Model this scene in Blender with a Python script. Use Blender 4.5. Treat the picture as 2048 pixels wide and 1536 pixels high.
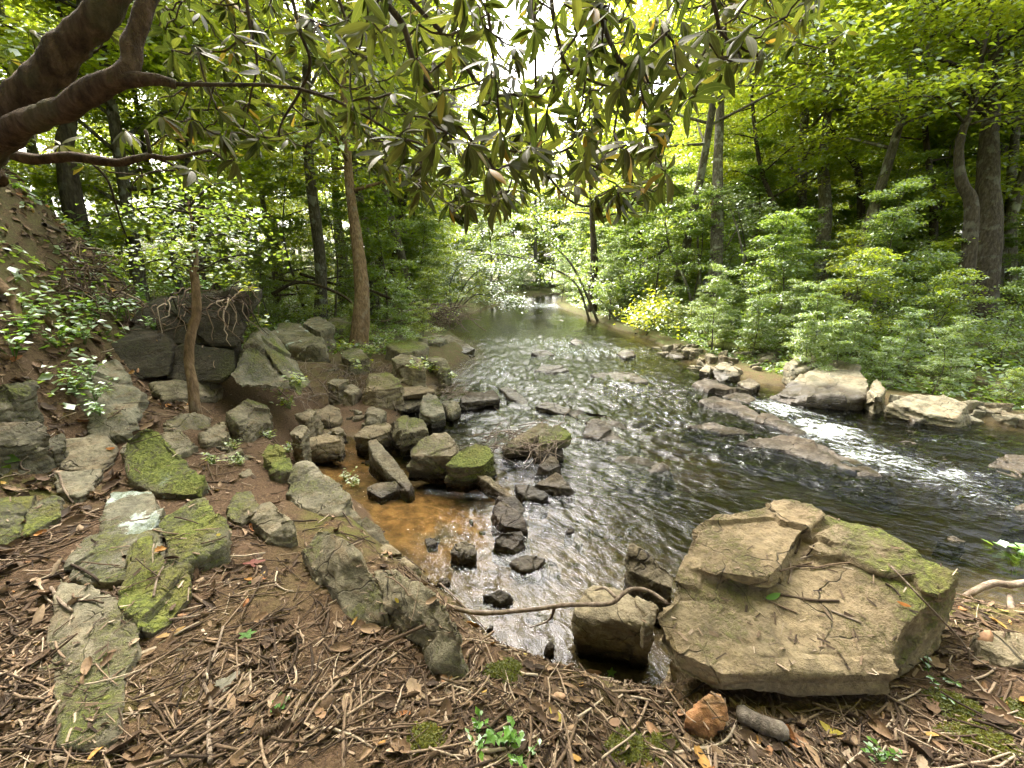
import bpy, bmesh, math, random
import numpy as np
from mathutils import Vector, Matrix, Quaternion
from mathutils.bvhtree import BVHTree

for _o in list(bpy.data.objects):
    bpy.data.objects.remove(_o, do_unlink=True)
scene = bpy.context.scene
COL = scene.collection
PI = math.pi
rad = math.radians

# ------------------------------------------------------------------ camera
CAM = np.array([0.0, 0.0, 2.0])
PITCH = rad(15.0)
FPX = 860.0                      # focal length in photo pixels (photo is 2048 wide)
cam_data = bpy.data.cameras.new('camera')
cam = bpy.data.objects.new('camera', cam_data)
COL.objects.link(cam)
cam.location = CAM
cam.rotation_euler = (PI / 2 - PITCH, 0, 0)
cam_data.sensor_width = 36.0
cam_data.lens = FPX / 2048 * 36.0
cam_data.clip_start = 0.02
cam_data.clip_end = 2000
scene.camera = cam

# ------------------------------------------------------------------ light
SUN_AZ, SUN_EL = rad(-27), rad(52)      # ahead of the camera and to the left, over the hill
SUN_DIR = Vector((math.sin(SUN_AZ) * math.cos(SUN_EL), math.cos(SUN_AZ) * math.cos(SUN_EL), math.sin(SUN_EL)))
world = bpy.data.worlds.new('World')
scene.world = world
world.use_nodes = True
_nt = world.node_tree
_nt.nodes.clear()
_out = _nt.nodes.new('ShaderNodeOutputWorld')
_bg = _nt.nodes.new('ShaderNodeBackground')
_sky = _nt.nodes.new('ShaderNodeTexSky')
_sky.sky_type = 'NISHITA'
_sky.sun_disc = False
_sky.sun_elevation = SUN_EL
_sky.sun_rotation = SUN_AZ
_sky.air_density = 0.8
_sky.dust_density = 7.0
_sky.ozone_density = 0.2
_bg.inputs['Strength'].default_value = 0.15
_hs = _nt.nodes.new('ShaderNodeHueSaturation')      # humid, whitish summer sky
_hs.inputs['Saturation'].default_value = 0.45
_nt.links.new(_sky.outputs[0], _hs.inputs['Color'])
_nt.links.new(_hs.outputs[0], _bg.inputs['Color'])
_nt.links.new(_bg.outputs[0], _out.inputs['Surface'])

sun_data = bpy.data.lights.new('sun', 'SUN')
sun_data.energy = 1.2
sun_data.angle = rad(12)
sun_data.color = (1.0, 0.93, 0.80)
sun = bpy.data.objects.new('sun', sun_data)
COL.objects.link(sun)
sun.rotation_euler = SUN_DIR.to_track_quat('Z', 'Y').to_euler()
sun.location = (0, 0, 40)

scene.view_settings.view_transform = 'Standard'
scene.view_settings.look = 'None'
scene.view_settings.exposure = 3.5
scene.view_settings.gamma = 1.0
scene.view_settings.use_curve_mapping = False

scene.render.engine = 'CYCLES'
cy = scene.cycles
cy.use_denoising = True
try:
    cy.denoiser = 'OPENIMAGEDENOISE'
    cy.denoising_input_passes = 'RGB_ALBEDO_NORMAL'
    cy.denoising_prefilter = 'ACCURATE'
except Exception:
    pass
cy.max_bounces = 7
cy.diffuse_bounces = 4
cy.glossy_bounces = 3
cy.transmission_bounces = 6
cy.transparent_max_bounces = 10
cy.caustics_reflective = False
cy.caustics_refractive = False
cy.sample_clamp_indirect = 6.0
cy.use_adaptive_sampling = True
cy.adaptive_threshold = 0.01

# ------------------------------------------------------------------ pixel -> world
_cp, _sp = math.cos(PITCH), math.sin(PITCH)
def ray(u, v):
    cx = (u - 1024.0) / FPX
    cyy = (768.0 - v) / FPX
    return np.array([cx, _cp + cyy * _sp, -_sp + cyy * _cp])
def PZ(u, v, z):
    d = ray(u, v)
    t = (z - CAM[2]) / d[2]
    return CAM + d * t
def PD(u, v, depth):
    return CAM + ray(u, v) * depth
def project(P):
    """world points (N,3) -> u, v, depth in photo pixels"""
    P = np.atleast_2d(P) - CAM
    dep = P[:, 1] * _cp - P[:, 2] * _sp
    up = P[:, 1] * _sp + P[:, 2] * _cp
    dd = np.where(np.abs(dep) < 1e-6, 1e-6, dep)
    return 1024 + FPX * P[:, 0] / dd, 768 - FPX * up / dd, dep

# ------------------------------------------------------------------ noise
def _hash(ix, iy, iz, seed):
    h = (ix.astype(np.int64) * 374761393 + iy.astype(np.int64) * 668265263 + iz.astype(np.int64) * 2147483647 + seed * 974711) & 0xFFFFFFFF
    h = ((h ^ (h >> 13)) * 1274126177) & 0xFFFFFFFF
    h = ((h ^ (h >> 16)) * 2246822519) & 0xFFFFFFFF
    return ((h ^ (h >> 15)) & 0xFFFFFF) / float(0xFFFFFF)
def vnoise(p, seed=0):
    p = np.asarray(p, dtype=np.float64)
    i = np.floor(p)
    f = p - i
    w = f * f * (3 - 2 * f)
    i = i.astype(np.int64)
    r = 0
    for dx in (0, 1):
        wx = w[:, 0] if dx else 1 - w[:, 0]
        for dy in (0, 1):
            wy = w[:, 1] if dy else 1 - w[:, 1]
            for dz in (0, 1):
                wz = w[:, 2] if dz else 1 - w[:, 2]
                r = r + wx * wy * wz * _hash(i[:, 0] + dx, i[:, 1] + dy, i[:, 2] + dz, seed)
    return r * 2 - 1
def fbm(p, octaves=4, seed=0, gain=0.5):
    p = np.asarray(p, dtype=np.float64)
    a, s, t = 1.0, 0.0, 0.0
    for o in range(octaves):
        s = s + a * vnoise(p * (2.03 ** o) + 17.3 * o, seed + o)
        t += a
        a *= gain
    return s / t
def fbm2(x, y, scale, octaves=4, seed=0):
    return fbm(np.stack([np.ravel(x) * scale, np.ravel(y) * scale, np.full(np.size(x), 0.37)], 1), octaves, seed).reshape(np.shape(x))
def smooth(e0, e1, x):
    t = np.clip((x - e0) / (e1 - e0), 0, 1)
    return t * t * (3 - 2 * t)

# ------------------------------------------------------------------ mesh helpers
def mk_mesh(name, V, faces, mats=(), smooth_shade=True, point_attrs=None, uv=None):
    """faces: list of (n,k) int arrays"""
    V = np.asarray(V, dtype=np.float32)
    me = bpy.data.meshes.new(name)
    me.vertices.add(len(V))
    me.vertices.foreach_set('co', V.ravel())
    loops = np.concatenate([np.asarray(f, dtype=np.int32).ravel() for f in faces])
    starts, s = [], 0
    for f in faces:
        n, k = np.shape(f)
        starts.append(s + np.arange(n, dtype=np.int32) * k)
        s += n * k
    starts = np.concatenate(starts)
    me.loops.add(len(loops))
    me.loops.foreach_set('vertex_index', loops)
    me.polygons.add(len(starts))
    me.polygons.foreach_set('loop_start', starts)
    me.update(calc_edges=True)
    if smooth_shade:
        me.polygons.foreach_set('use_smooth', np.ones(len(starts), dtype=bool))
    for k, arr in (point_attrs or {}).items():
        a = me.attributes.new(k, 'FLOAT', 'POINT')
        a.data.foreach_set('value', np.asarray(arr, dtype=np.float32))
    if uv is not None:
        ul = me.uv_layers.new(name='flow')
        ul.data.foreach_set('uv', np.asarray(uv, dtype=np.float32)[loops].ravel())
    for m in mats:
        me.materials.append(m)
    me.update()
    return me
def link(name, me, parent=None, loc=None):
    o = bpy.data.objects.new(name, me)
    COL.objects.link(o)
    if parent is not None:
        o.parent = parent
    if loc is not None:
        o.location = loc
    return o
def tag(o, label=None, cat=None, group=None, kind=None):
    if label: o['label'] = label
    if cat: o['category'] = cat
    if group: o['group'] = group
    if kind: o['kind'] = kind
    return o
def empty(name, loc, label=None, cat=None, group=None):
    o = bpy.data.objects.new(name, None)
    o.empty_display_size = 0.1
    COL.objects.link(o)
    o.location = loc
    return tag(o, label, cat, group)

def tube(pts, radii, sides=6, rough=0.0, seed=0, cap=True, rough_scale=6.0):
    """tube along a polyline -> V, [quads], [tris]"""
    P = np.asarray(pts, dtype=np.float64)
    n = len(P)
    R = np.broadcast_to(np.asarray(radii, dtype=np.float64), (n,)).copy()
    T = np.gradient(P, axis=0)
    T /= np.linalg.norm(T, axis=1)[:, None] + 1e-9
    a = np.array([0, 0, 1.0]) if abs(T[0][2]) < 0.9 else np.array([1.0, 0, 0])
    N = np.zeros_like(P)
    v = np.cross(T[0], a); v /= np.linalg.norm(v)
    for i in range(n):
        v = v - T[i] * np.dot(v, T[i])
        v /= np.linalg.norm(v) + 1e-9
        N[i] = v
    B = np.cross(T, N)
    ang = np.arange(sides) * 2 * PI / sides
    rr = R[:, None] * np.ones((1, sides))
    ring = N[:, None, :] * np.cos(ang)[None, :, None] + B[:, None, :] * np.sin(ang)[None, :, None]
    if rough > 0:
        q = P[:, None, :] + ring * R[:, None, None]
        nz = fbm(q.reshape(-1, 3) * rough_scale + seed * 3.1, 3, seed).reshape(n, sides)
        rr = rr * (1 + rough * nz)
    V = (P[:, None, :] + ring * rr[:, :, None]).reshape(-1, 3)
    i = np.arange(n - 1)[:, None] * sides
    j = np.arange(sides)[None, :]
    jn = (j + 1) % sides
    Q = np.stack([i + j, i + jn, i + sides + jn, i + sides + j], -1).reshape(-1, 4)
    tris = np.zeros((0, 3), dtype=np.int64)
    if cap:
        c0, c1 = len(V), len(V) + 1
        V = np.vstack([V, P[0], P[-1]])
        jj = np.arange(sides); jjn = (jj + 1) % sides
        t0 = np.stack([np.full(sides, c0), jjn, jj], -1)
        b = (n - 1) * sides
        t1 = np.stack([np.full(sides, c1), b + jj, b + jjn], -1)
        tris = np.vstack([t0, t1])
    return V, Q, tris
class MB:
    def __init__(self):
        self.V, self.Q, self.T, self.A, self.n = [], [], [], {}, 0
    def add(self, V, Q=None, T=None, **attrs):
        V = np.asarray(V)
        if Q is not None and len(Q): self.Q.append(np.asarray(Q) + self.n)
        if T is not None and len(T): self.T.append(np.asarray(T) + self.n)
        self.V.append(V)
        for k, a in attrs.items():
            self.A.setdefault(k, []).append(np.broadcast_to(np.asarray(a, dtype=np.float64), (len(V),)))
        self.n += len(V)
    def tube(self, pts, radii, sides=6, rough=0.0, seed=0, rough_scale=6.0, **attrs):
        V, Q, T = tube(pts, radii, sides, rough, seed, True, rough_scale)
        self.add(V, Q, T, **attrs)
    def mesh(self, name, mats=(), smooth_shade=True):
        fs = []
        if self.Q: fs.append(np.concatenate(self.Q))
        if self.T: fs.append(np.concatenate(self.T))
        at = {k: np.concatenate(v) for k, v in self.A.items()}
        return mk_mesh(name, np.concatenate(self.V), fs, mats, smooth_shade, at)
def spline(pts, n):
    """Catmull-Rom through points (any columns), n samples"""
    P = np.asarray(pts, dtype=np.float64)
    if len(P) == 2:
        t = np.linspace(0, 1, n)[:, None]
        return P[0] * (1 - t) + P[1] * t
    E = np.vstack([2 * P[0] - P[1], P, 2 * P[-1] - P[-2]])
    u = np.linspace(0, len(P) - 1 - 1e-9, n)
    i = u.astype(int)
    t = (u - i)[:, None]
    a, b, c, d = E[i], E[i + 1], E[i + 2], E[i + 3]
    return 0.5 * (2 * b + (c - a) * t + (2 * a - 5 * b + 4 * c - d) * t ** 2 + (3 * b - a - 3 * c + d) * t ** 3)

# ------------------------------------------------------------------ material helpers
class NT:
    def __init__(self, name):
        self.m = bpy.data.materials.new(name)
        self.m.use_nodes = True
        self.t = self.m.node_tree
        self.t.nodes.clear()
        self.out = self.t.nodes.new('ShaderNodeOutputMaterial')
    def n(self, typ, **kw):
        nd = self.t.nodes.new(typ)
        for k, v in kw.items():
            setattr(nd, k, v)
        return nd
    def l(self, a, b):
        self.t.links.new(a, b)
    def val(self, x, sock):
        if hasattr(x, 'is_linked') or hasattr(x, 'links'):
            self.l(x, sock)
        else:
            sock.default_value = x
    def math(self, op, a, b=0.0, c=None, clamp=False):
        nd = self.n('ShaderNodeMath', operation=op, use_clamp=clamp)
        self.val(a, nd.inputs[0]); self.val(b, nd.inputs[1])
        if c is not None: self.val(c, nd.inputs[2])
        return nd.outputs[0]
    def noise(self, vec, scale, detail=4.0, rough=0.55, dist=0.0, dim='3D'):
        nd = self.n('ShaderNodeTexNoise', noise_dimensions=dim)
        if vec is not None: self.l(vec, nd.inputs['Vector'])
        nd.inputs['Scale'].default_value = scale
        nd.inputs['Detail'].default_value = detail
        nd.inputs['Roughness'].default_value = rough
        nd.inputs['Distortion'].default_value = dist
        return nd.outputs['Fac']
    def ramp(self, fac, stops, interp='LINEAR'):
        nd = self.n('ShaderNodeValToRGB')
        cr = nd.color_ramp
        cr.interpolation = interp
        while len(cr.elements) > 1: cr.elements.remove(cr.elements[-1])
        for i, (p, c) in enumerate(stops):
            e = cr.elements[0] if i == 0 else cr.elements.new(p)
            e.position = p
            e.color = (c[0], c[1], c[2], 1) if hasattr(c, '__len__') else (c, c, c, 1)
        self.l(fac, nd.inputs[0])
        return nd.outputs[0]
    def mix(self, fac, a, b, blend='MIX'):
        nd = self.n('ShaderNodeMix', data_type='RGBA', blend_type=blend)
        self.val(fac, nd.inputs[0])
        for x, s in ((a, nd.inputs[6]), (b, nd.inputs[7])):
            if hasattr(x, '__len__') and not hasattr(x, 'links'):
                s.default_value = (x[0], x[1], x[2], 1)
            else:
                self.l(x, s)
        return nd.outputs[2]
    def step(self, x, e0, e1):
        nd = self.n('ShaderNodeMapRange', interpolation_type='SMOOTHSTEP')
        self.val(x, nd.inputs[0])
        nd.inputs[1].default_value = e0; nd.inputs[2].default_value = e1
        return nd.outputs[0]
    def attr(self, name, typ='GEOMETRY'):
        nd = self.n('ShaderNodeAttribute', attribute_type=typ, attribute_name=name)
        return nd.outputs['Fac']
    def bump(self, height, strength=0.5, dist=0.02, normal=None):
        nd = self.n('ShaderNodeBump')
        nd.inputs['Strength'].default_value = strength
        nd.inputs['Distance'].default_value = dist
        self.l(height, nd.inputs['Height'])
        if normal is not None: self.l(normal, nd.inputs['Normal'])
        return nd.outputs[0]
    def principled(self, col, rough=0.8, normal=None, spec=0.3):
        nd = self.n('ShaderNodeBsdfPrincipled')
        self.val(col if hasattr(col, 'links') else (*col, 1), nd.inputs['Base Color'])
        self.val(rough, nd.inputs['Roughness'])
        self.val(spec, nd.inputs['Specular IOR Level'])
        if normal is not None: self.l(normal, nd.inputs['Normal'])
        return nd.outputs[0]
    def done(self, shader):
        self.l(shader, self.out.inputs['Surface'])
        return self.m
# ================================================================== the lie of the land
WATER_POLY = np.array([
    (12, -3.0), (7.0, -0.4), (4.6, 1.5), (3.2, 2.2), (2.1, 2.2), (1.2, 1.85), (.62, 1.72), (.33, 1.80), (0.05, 1.95), (-.19, 2.09), (-.62, 2.57),
    (-1.0, 3.05), (-1.28, 3.4), (-1.95, 3.85), (-2.3, 4.4), (-2.55, 5.4), (-2.75, 6.4), (-2.2, 6.9), (-1.5, 7.1), (-1.28, 7.7), (-1.2, 8.6),
    (-.9, 9.6), (-1.15, 11.2), (-1.9, 13.2), (-2.2, 16), (-1.9, 18.5), (-1.2, 21.5), (-.6, 25), (.2, 29), (2.5, 33), (9, 36),
    (9.4, 34.2), (4.5, 31.5), (2.9, 28), (2.4, 24.5), (2.4, 20.5), (3.0, 16.5), (3.65, 11.8), (4.0, 9.3), (4.4, 7.5), (5.4, 6.55), (6.8, 5.45), (9, 3.6), (13, 1.6), (20, -1), (20, -6)])
XR = np.array([(-6, 21), (1.6, 13), (3.6, 9), (5.4, 6.8), (7.4, 4.4), (9.2, 4.0), (11.6, 3.7), (16, 3.0), (20.5, 2.4), (25, 2.5), (30, 3.8), (36, 9), (80, 30)])
FOOT = np.array([(-6, -2.6), (0, -2.25), (1.2, -2.3), (2.5, -2.95), (3.6, -3.4), (4.6, -3.75), (5.4, -3.95), (6.4, -4.5), (9, -7.0), (14, -9), (22, -10), (80, -16)])
def xr_of(y): return np.interp(y, XR[:, 0], XR[:, 1])
def foot_of(y): return np.interp(y, FOOT[:, 0], FOOT[:, 1])
def poly_sd(x, y):
    """signed distance to the water outline, positive on land"""
    P = WATER_POLY
    best = np.full(np.shape(x), 1e9)
    inside = np.zeros(np.shape(x), dtype=bool)
    for i in range(len(P)):
        a, b = P[i], P[(i + 1) % len(P)]
        e = b - a
        t = np.clip(((x - a[0]) * e[0] + (y - a[1]) * e[1]) / (e @ e), 0, 1)
        best = np.minimum(best, (x - a[0] - t * e[0]) ** 2 + (y - a[1] - t * e[1]) ** 2)
        c = ((a[1] > y) != (b[1] > y))
        with np.errstate(divide='ignore', invalid='ignore'):
            c &= x < (b[0] - a[0]) * (y - a[1]) / (b[1] - a[1] + 1e-12) + a[0]
        inside ^= c
    d = np.sqrt(best)
    return np.where(inside, -d, d)
def water_z(x, y):
    return 0.14 * smooth(7.5, 13.5, y) - 0.10 * smooth(5.0, 9.0, x) + 0.0 * x
def land(x, y):
    """ground height and masks at numpy arrays x, y"""
    x = np.asarray(x, dtype=np.float64); y = np.asarray(y, dtype=np.float64)
    d0 = poly_sd(x, y)
    d = d0 + 0.10 * fbm2(x, y, 1.7, 3, 5) * smooth(0, 2, np.abs(y - 0) + 0.5)
    wz = water_z(x, y)
    right = smooth(-0.6, 0.6, x - xr_of(y) + 0.2)
    n1 = fbm2(x, y, 0.35, 4, 11)
    n2 = fbm2(x, y, 1.8, 4, 12)
    n3 = fbm2(x, y, 9.0, 3, 13)
    dist = np.hypot(x, y)
    # bed
    bed = wz - 0.04 - 0.24 * smooth(0.0, 1.4, -d) + 0.035 * n2 + 0.02 * n3
    for (mx, my, mr, mh) in ((-1.85, 5.7, .75, .24), (-.75, 4.95, .5, .20), (-.1, 5.0, .6, .20), (-1.9, 6.6, .7, .22), (-.35, 4.2, .35, .14)):   # cobble heaps
        bed = bed + mh * np.exp(-((x - mx) ** 2 + (y - my) ** 2) / (mr * mr))
    # left and near bank
    rise = 0.38 * smooth(0.0, 0.42, d) + 0.13 * smooth(0.3, 1.3, d)
    rise = rise * (1 - 0.35 * smooth(5.0, 7.5, y)) + 0.14 * smooth(1.5, 6, d) * smooth(6, 9, y)
    rise = rise + 0.24 * smooth(.45, 1.2, d) * smooth(2.8, 3.6, y) * (1 - smooth(6.5, 8, y))
    hx = foot_of(y) - x
    slope = 1.65 * (1 - smooth(6.0, 11.0, y)) + 0.34 * smooth(6.0, 11.0, y)
    hill = np.where(hx > 0, slope * (np.sqrt(hx * hx + 0.16) - 0.4), 0)
    hill = 8.0 * (1 - np.exp(-hill / 8.0))
    left_h = wz + rise + hill + 0.04 * n2 * smooth(0.1, 0.8, d) + 0.016 * n3 * smooth(0, .3, d) + 0.16 * n1 * smooth(1, 4, d) * smooth(3, 8, dist)
    # right bank: gravel strip, then a gentle forest floor
    r2 = 0.10 * smooth(0, 0.35, d) + 0.22 * smooth(0.8, 1.8, d) + 0.17 * np.maximum(d - 1.4, 0)
    r2 = 2.6 * (1 - np.exp(-r2 / 2.6)) 
    right_h = wz + r2 + 0.03 * n2 + 0.015 * n3 + 0.22 * n1 * smooth(1, 4, d)
    h = left_h * (1 - right) + right_h * right
    k = smooth(-0.06, 0.10, d)
    z = bed * (1 - k) + h * k
    return z, d, right, hx
_gx, _gy = np.arange(-10, 8, .03), np.arange(-2, 11, .03)
_GX, _GY = np.meshgrid(_gx, _gy)
_GZ = land(_GX.ravel(), _GY.ravel())[0].reshape(_GX.shape)
def near_land(x, y):
    fx = np.clip((np.asarray(x) + 10) / .03, 0, len(_gx) - 1.01); fy = np.clip((np.asarray(y) + 2) / .03, 0, len(_gy) - 1.01)
    i, j = fx.astype(int), fy.astype(int); a, b = fx - i, fy - j
    return (_GZ[j, i] * (1 - a) + _GZ[j, i + 1] * a) * (1 - b) + (_GZ[j + 1, i] * (1 - a) + _GZ[j + 1, i + 1] * a) * b
_GD = poly_sd(_GX.ravel(), _GY.ravel()).reshape(_GX.shape)
def near_sd(x, y):
    i = int(min(max((x + 10) / .03, 0), len(_gx) - 1)); j = int(min(max((y + 2) / .03, 0), len(_gy) - 1))
    return _GD[j, i]
def H(x, y):
    if -9.9 < x < 7.9 and -1.9 < y < 10.9: return float(near_land(np.array([x]), np.array([y]))[0])
    return float(land(np.array([x]), np.array([y]))[0][0])
def PG(u, v):
    """where the ray through a photo pixel meets the ground"""
    dr = ray(u, v)
    ts = np.concatenate([np.arange(0.8, 12, 0.02), np.arange(12, 60, 0.1)])
    P = CAM[None] + ts[:, None] * dr[None]
    g = near_land(P[:, 0], P[:, 1])
    far_ = (P[:, 0] < -9.9) | (P[:, 0] > 7.9) | (P[:, 1] > 10.9) | (P[:, 1] < -1.9)
    if not (P[:, 2] <= g)[~far_].any() or np.argmax(P[:, 2] <= g) >= np.argmax(far_):
        g = np.where(far_, land(P[:, 0], P[:, 1])[0], g)
    hit = np.nonzero(P[:, 2] <= g)[0]
    i = hit[0] if len(hit) else len(ts) - 1
    return np.array([P[i, 0], P[i, 1], g[i]])

# ------------------------------------------------------------------ ground sheet
def ground_material():
    t = NT('forest_floor')
    geo = t.n('ShaderNodeNewGeometry')
    pos = geo.outputs['Position']
    bed, moss, green = t.attr('bed'), t.attr('moss'), t.attr('green')
    n_big = t.noise(pos, 1.3, 4)
    n_mid = t.noise(pos, 9, 5, 0.6)
    n_fine = t.noise(pos, 60, 4, 0.65)
    n_grit = t.noise(pos, 220, 3, 0.7)
    soil = t.ramp(n_fine, [(0.25, (.030, .019, .010)), (0.5, (.085, .052, .028)), (0.62, (.15, .095, .052)), (0.8, (.30, .21, .13))])
    soil = t.mix(t.step(n_mid, .35, .7), soil, t.ramp(n_grit, [(.3, (.035, .02, .011)), (.7, (.17, .105, .06))]))
    mossc = t.ramp(n_grit, [(.3, (.045, .055, .008)), (.55, (.12, .14, .02)), (.8, (.22, .24, .05))])
    mm = t.math('MULTIPLY', moss, t.step(t.math('ADD', n_mid, t.math('MULTIPLY', n_fine, .3)), .52, .72))
    col = t.mix(mm, soil, mossc)
    grn = t.ramp(n_fine, [(.3, (.03, .025, .012)), (.5, (.06, .075, .02)), (.7, (.12, .15, .04))])
    col = t.mix(t.math('MULTIPLY', green, t.step(n_mid, .3, .6)), col, grn)
    sand = t.ramp(n_mid, [(.28, (.055, .032, .014)), (.45, (.155, .088, .032)), (.6, (.26, .15, .055)), (.8, (.36, .23, .10))])
    peb = t.n('ShaderNodeTexVoronoi', feature='F1')
    t.l(pos, peb.inputs['Vector']); peb.inputs['Scale'].default_value = 16
    pebc = t.ramp(peb.outputs['Color'], [(0, (.05, .045, .03)), (.5, (.13, .11, .07)), (1, (.22, .17, .10))])
    far = t.attr('far')
    bedc = t.mix(t.math('MULTIPLY', far, .95), t.mix(t.step(n_big, .52, .66), sand, pebc), t.ramp(n_mid, [(.3, (.022, .019, .011)), (.7, (.085, .068, .038))]))
    col = t.mix(bed, col, bedc)
    hgt = t.math('ADD', t.math('MULTIPLY', n_fine, 1.0), t.math('MULTIPLY', n_grit, .5))
    return t.done(t.principled(col, .92, t.bump(hgt, .9, .02), .2))
def build_ground():
    ang = np.concatenate([np.linspace(-180, -75, 50, endpoint=False), np.linspace(-75, 75, 480, endpoint=False), np.linspace(75, 180, 50, endpoint=False)])
    a = np.radians(ang)
    r = np.concatenate([[0.05, .3, .5], np.geomspace(0.65, 14, 260), np.geomspace(14.5, 70, 50), np.geomspace(80, 600, 8)])
    A, R = np.meshgrid(a, r)
    x = (R * np.sin(A)).ravel(); y = (R * np.cos(A)).ravel()
    z, d, right, hx = land(x, y)
    V = np.stack([x, y, z], 1)
    na, nr = len(a), len(r)
    i = np.arange(nr - 1)[:, None] * na; j = np.arange(na)[None, :]; jn = (j + 1) % na
    Q = np.stack([i + j, i + na + j, i + na + jn, i + jn], -1).reshape(-1, 4)[:, ::-1]
    wz = water_z(x, y)
    dist = np.hypot(x, y)
    bed = 1 - smooth(wz - .01, wz + .05, z)
    moss = np.clip(smooth(.1, .8, fbm2(x, y, .9, 3, 31) + .25), 0, 1) * (1 - smooth(5, 9, dist)) * .8
    edge_r = right * smooth(.45, .8, d) * (1 - smooth(2.2, 3.2, d))
    moss = np.maximum(moss, edge_r)
    green = np.clip(smooth(6, 12, dist) + right * smooth(1.2, 2.0, d), 0, 1)
    green = np.maximum(green, smooth(0.2, 1.0, hx) * .5 * smooth(2.5, 5, y))
    pool = np.zeros_like(x)
    for (px, py, pr) in ((-1.9, 4.45, .75), (-.75, 3.35, .62), (-.35, 3.75, .5), (1.9, 5.0, .7), (.1, 6.6, .6)):
        pool = np.maximum(pool, np.exp(-((x - px) ** 2 + (y - py) ** 2) / (pr * pr)))
    far = 1 - np.clip(pool * 1.3, 0, 1) * (1 - .55 * smooth(4.6, 6, dist))
    me = mk_mesh('ground', V, [Q], [ground_material()], True, dict(bed=bed, moss=moss, green=green, far=far))
    return tag(link('ground', me), kind='structure', label='leaf littered earth banks and forest floor on both sides of the creek')
ground = build_ground()

# ------------------------------------------------------------------ creek water
def water_material():
    t = NT('creek_water')
    uvn = t.n('ShaderNodeUVMap', uv_map='flow').outputs[0]
    foam_glint_a, rip = t.attr('foam'), t.attr('ripple')
    mp = t.n('ShaderNodeMapping'); t.l(uvn, mp.inputs[0]); mp.inputs['Scale'].default_value = (.36, 1.0, 1)
    vec = mp.outputs[0]
    n1 = t.noise(vec, 9, 3, .5, .6, '2D')
    n2 = t.noise(vec, 26, 3, .55, .8, '2D')
    n3 = t.noise(vec, 70, 2, .5, .5, '2D')
    h = t.math('ADD', t.math('MULTIPLY', n1, .026), t.math('ADD', t.math('MULTIPLY', n2, .013), t.math('MULTIPLY', n3, .0035)))
    h = t.math('MULTIPLY', h, rip)
    bn = t.n('ShaderNodeBump'); bn.inputs['Strength'].default_value = 1.0; bn.inputs['Distance'].default_value = 1.0
    t.l(h, bn.inputs['Height'])
    nor = bn.outputs[0]
    fr = t.n('ShaderNodeFresnel'); fr.inputs['IOR'].default_value = 1.34; t.l(nor, fr.inputs['Normal'])
    gl = t.n('ShaderNodeBsdfGlossy'); gl.inputs['Roughness'].default_value = .04; t.l(nor, gl.inputs['Normal'])
    tr = t.n('ShaderNodeBsdfTransparent')
    t.val(t.mix(t.attr('deep'), (.90, .86, .74), (.27, .275, .205)), tr.inputs['Color'])
    mx = t.n('ShaderNodeMixShader'); t.l(fr.outputs[0], mx.inputs[0]); t.l(tr.outputs[0], mx.inputs[1]); t.l(gl.outputs[0], mx.inputs[2])
    # white water; on the mid rapids sky sparkle painted in as white
    mp2 = t.n('ShaderNodeMapping'); t.l(uvn, mp2.inputs[0]); mp2.inputs['Scale'].default_value = (.22, 1.0, 1)
    f1 = t.noise(mp2.outputs[0], 9, 5, .7, 1.6, '2D')
    f2 = t.noise(mp2.outputs[0], 55, 4, .7, 1.4, '2D')
    fm = t.math('ADD', t.math('MULTIPLY', f1, .45), t.math('MULTIPLY', f2, .55))
    thr = t.math('SUBTRACT', .74, t.math('MULTIPLY', foam_glint_a, .27))
    fac = t.math('DIVIDE', t.math('SUBTRACT', fm, thr),   .20, clamp=True)
    fac = t.math('MULTIPLY', fac, t.math('MULTIPLY', t.step(foam_glint_a, .02, .3), .85))
    df = t.n('ShaderNodeBsdfDiffuse'); df.inputs['Color'].default_value = (.74, .80, .80, 1); t.l(nor, df.inputs['Normal'])
    mx2 = t.n('ShaderNodeMixShader'); t.l(fac, mx2.inputs[0]); t.l(mx.outputs[0], mx2.inputs[1]); t.l(df.outputs[0], mx2.inputs[2])
    return t.done(mx2.outputs[0])
FLOW_DIR = np.array([(40, .2, -1), (14, .08, -1), (10, .25, -1), (7.5, .55, -.85), (5.5, .8, -.6), (3.5, .75, -.62), (0, .9, -.4)])
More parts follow.
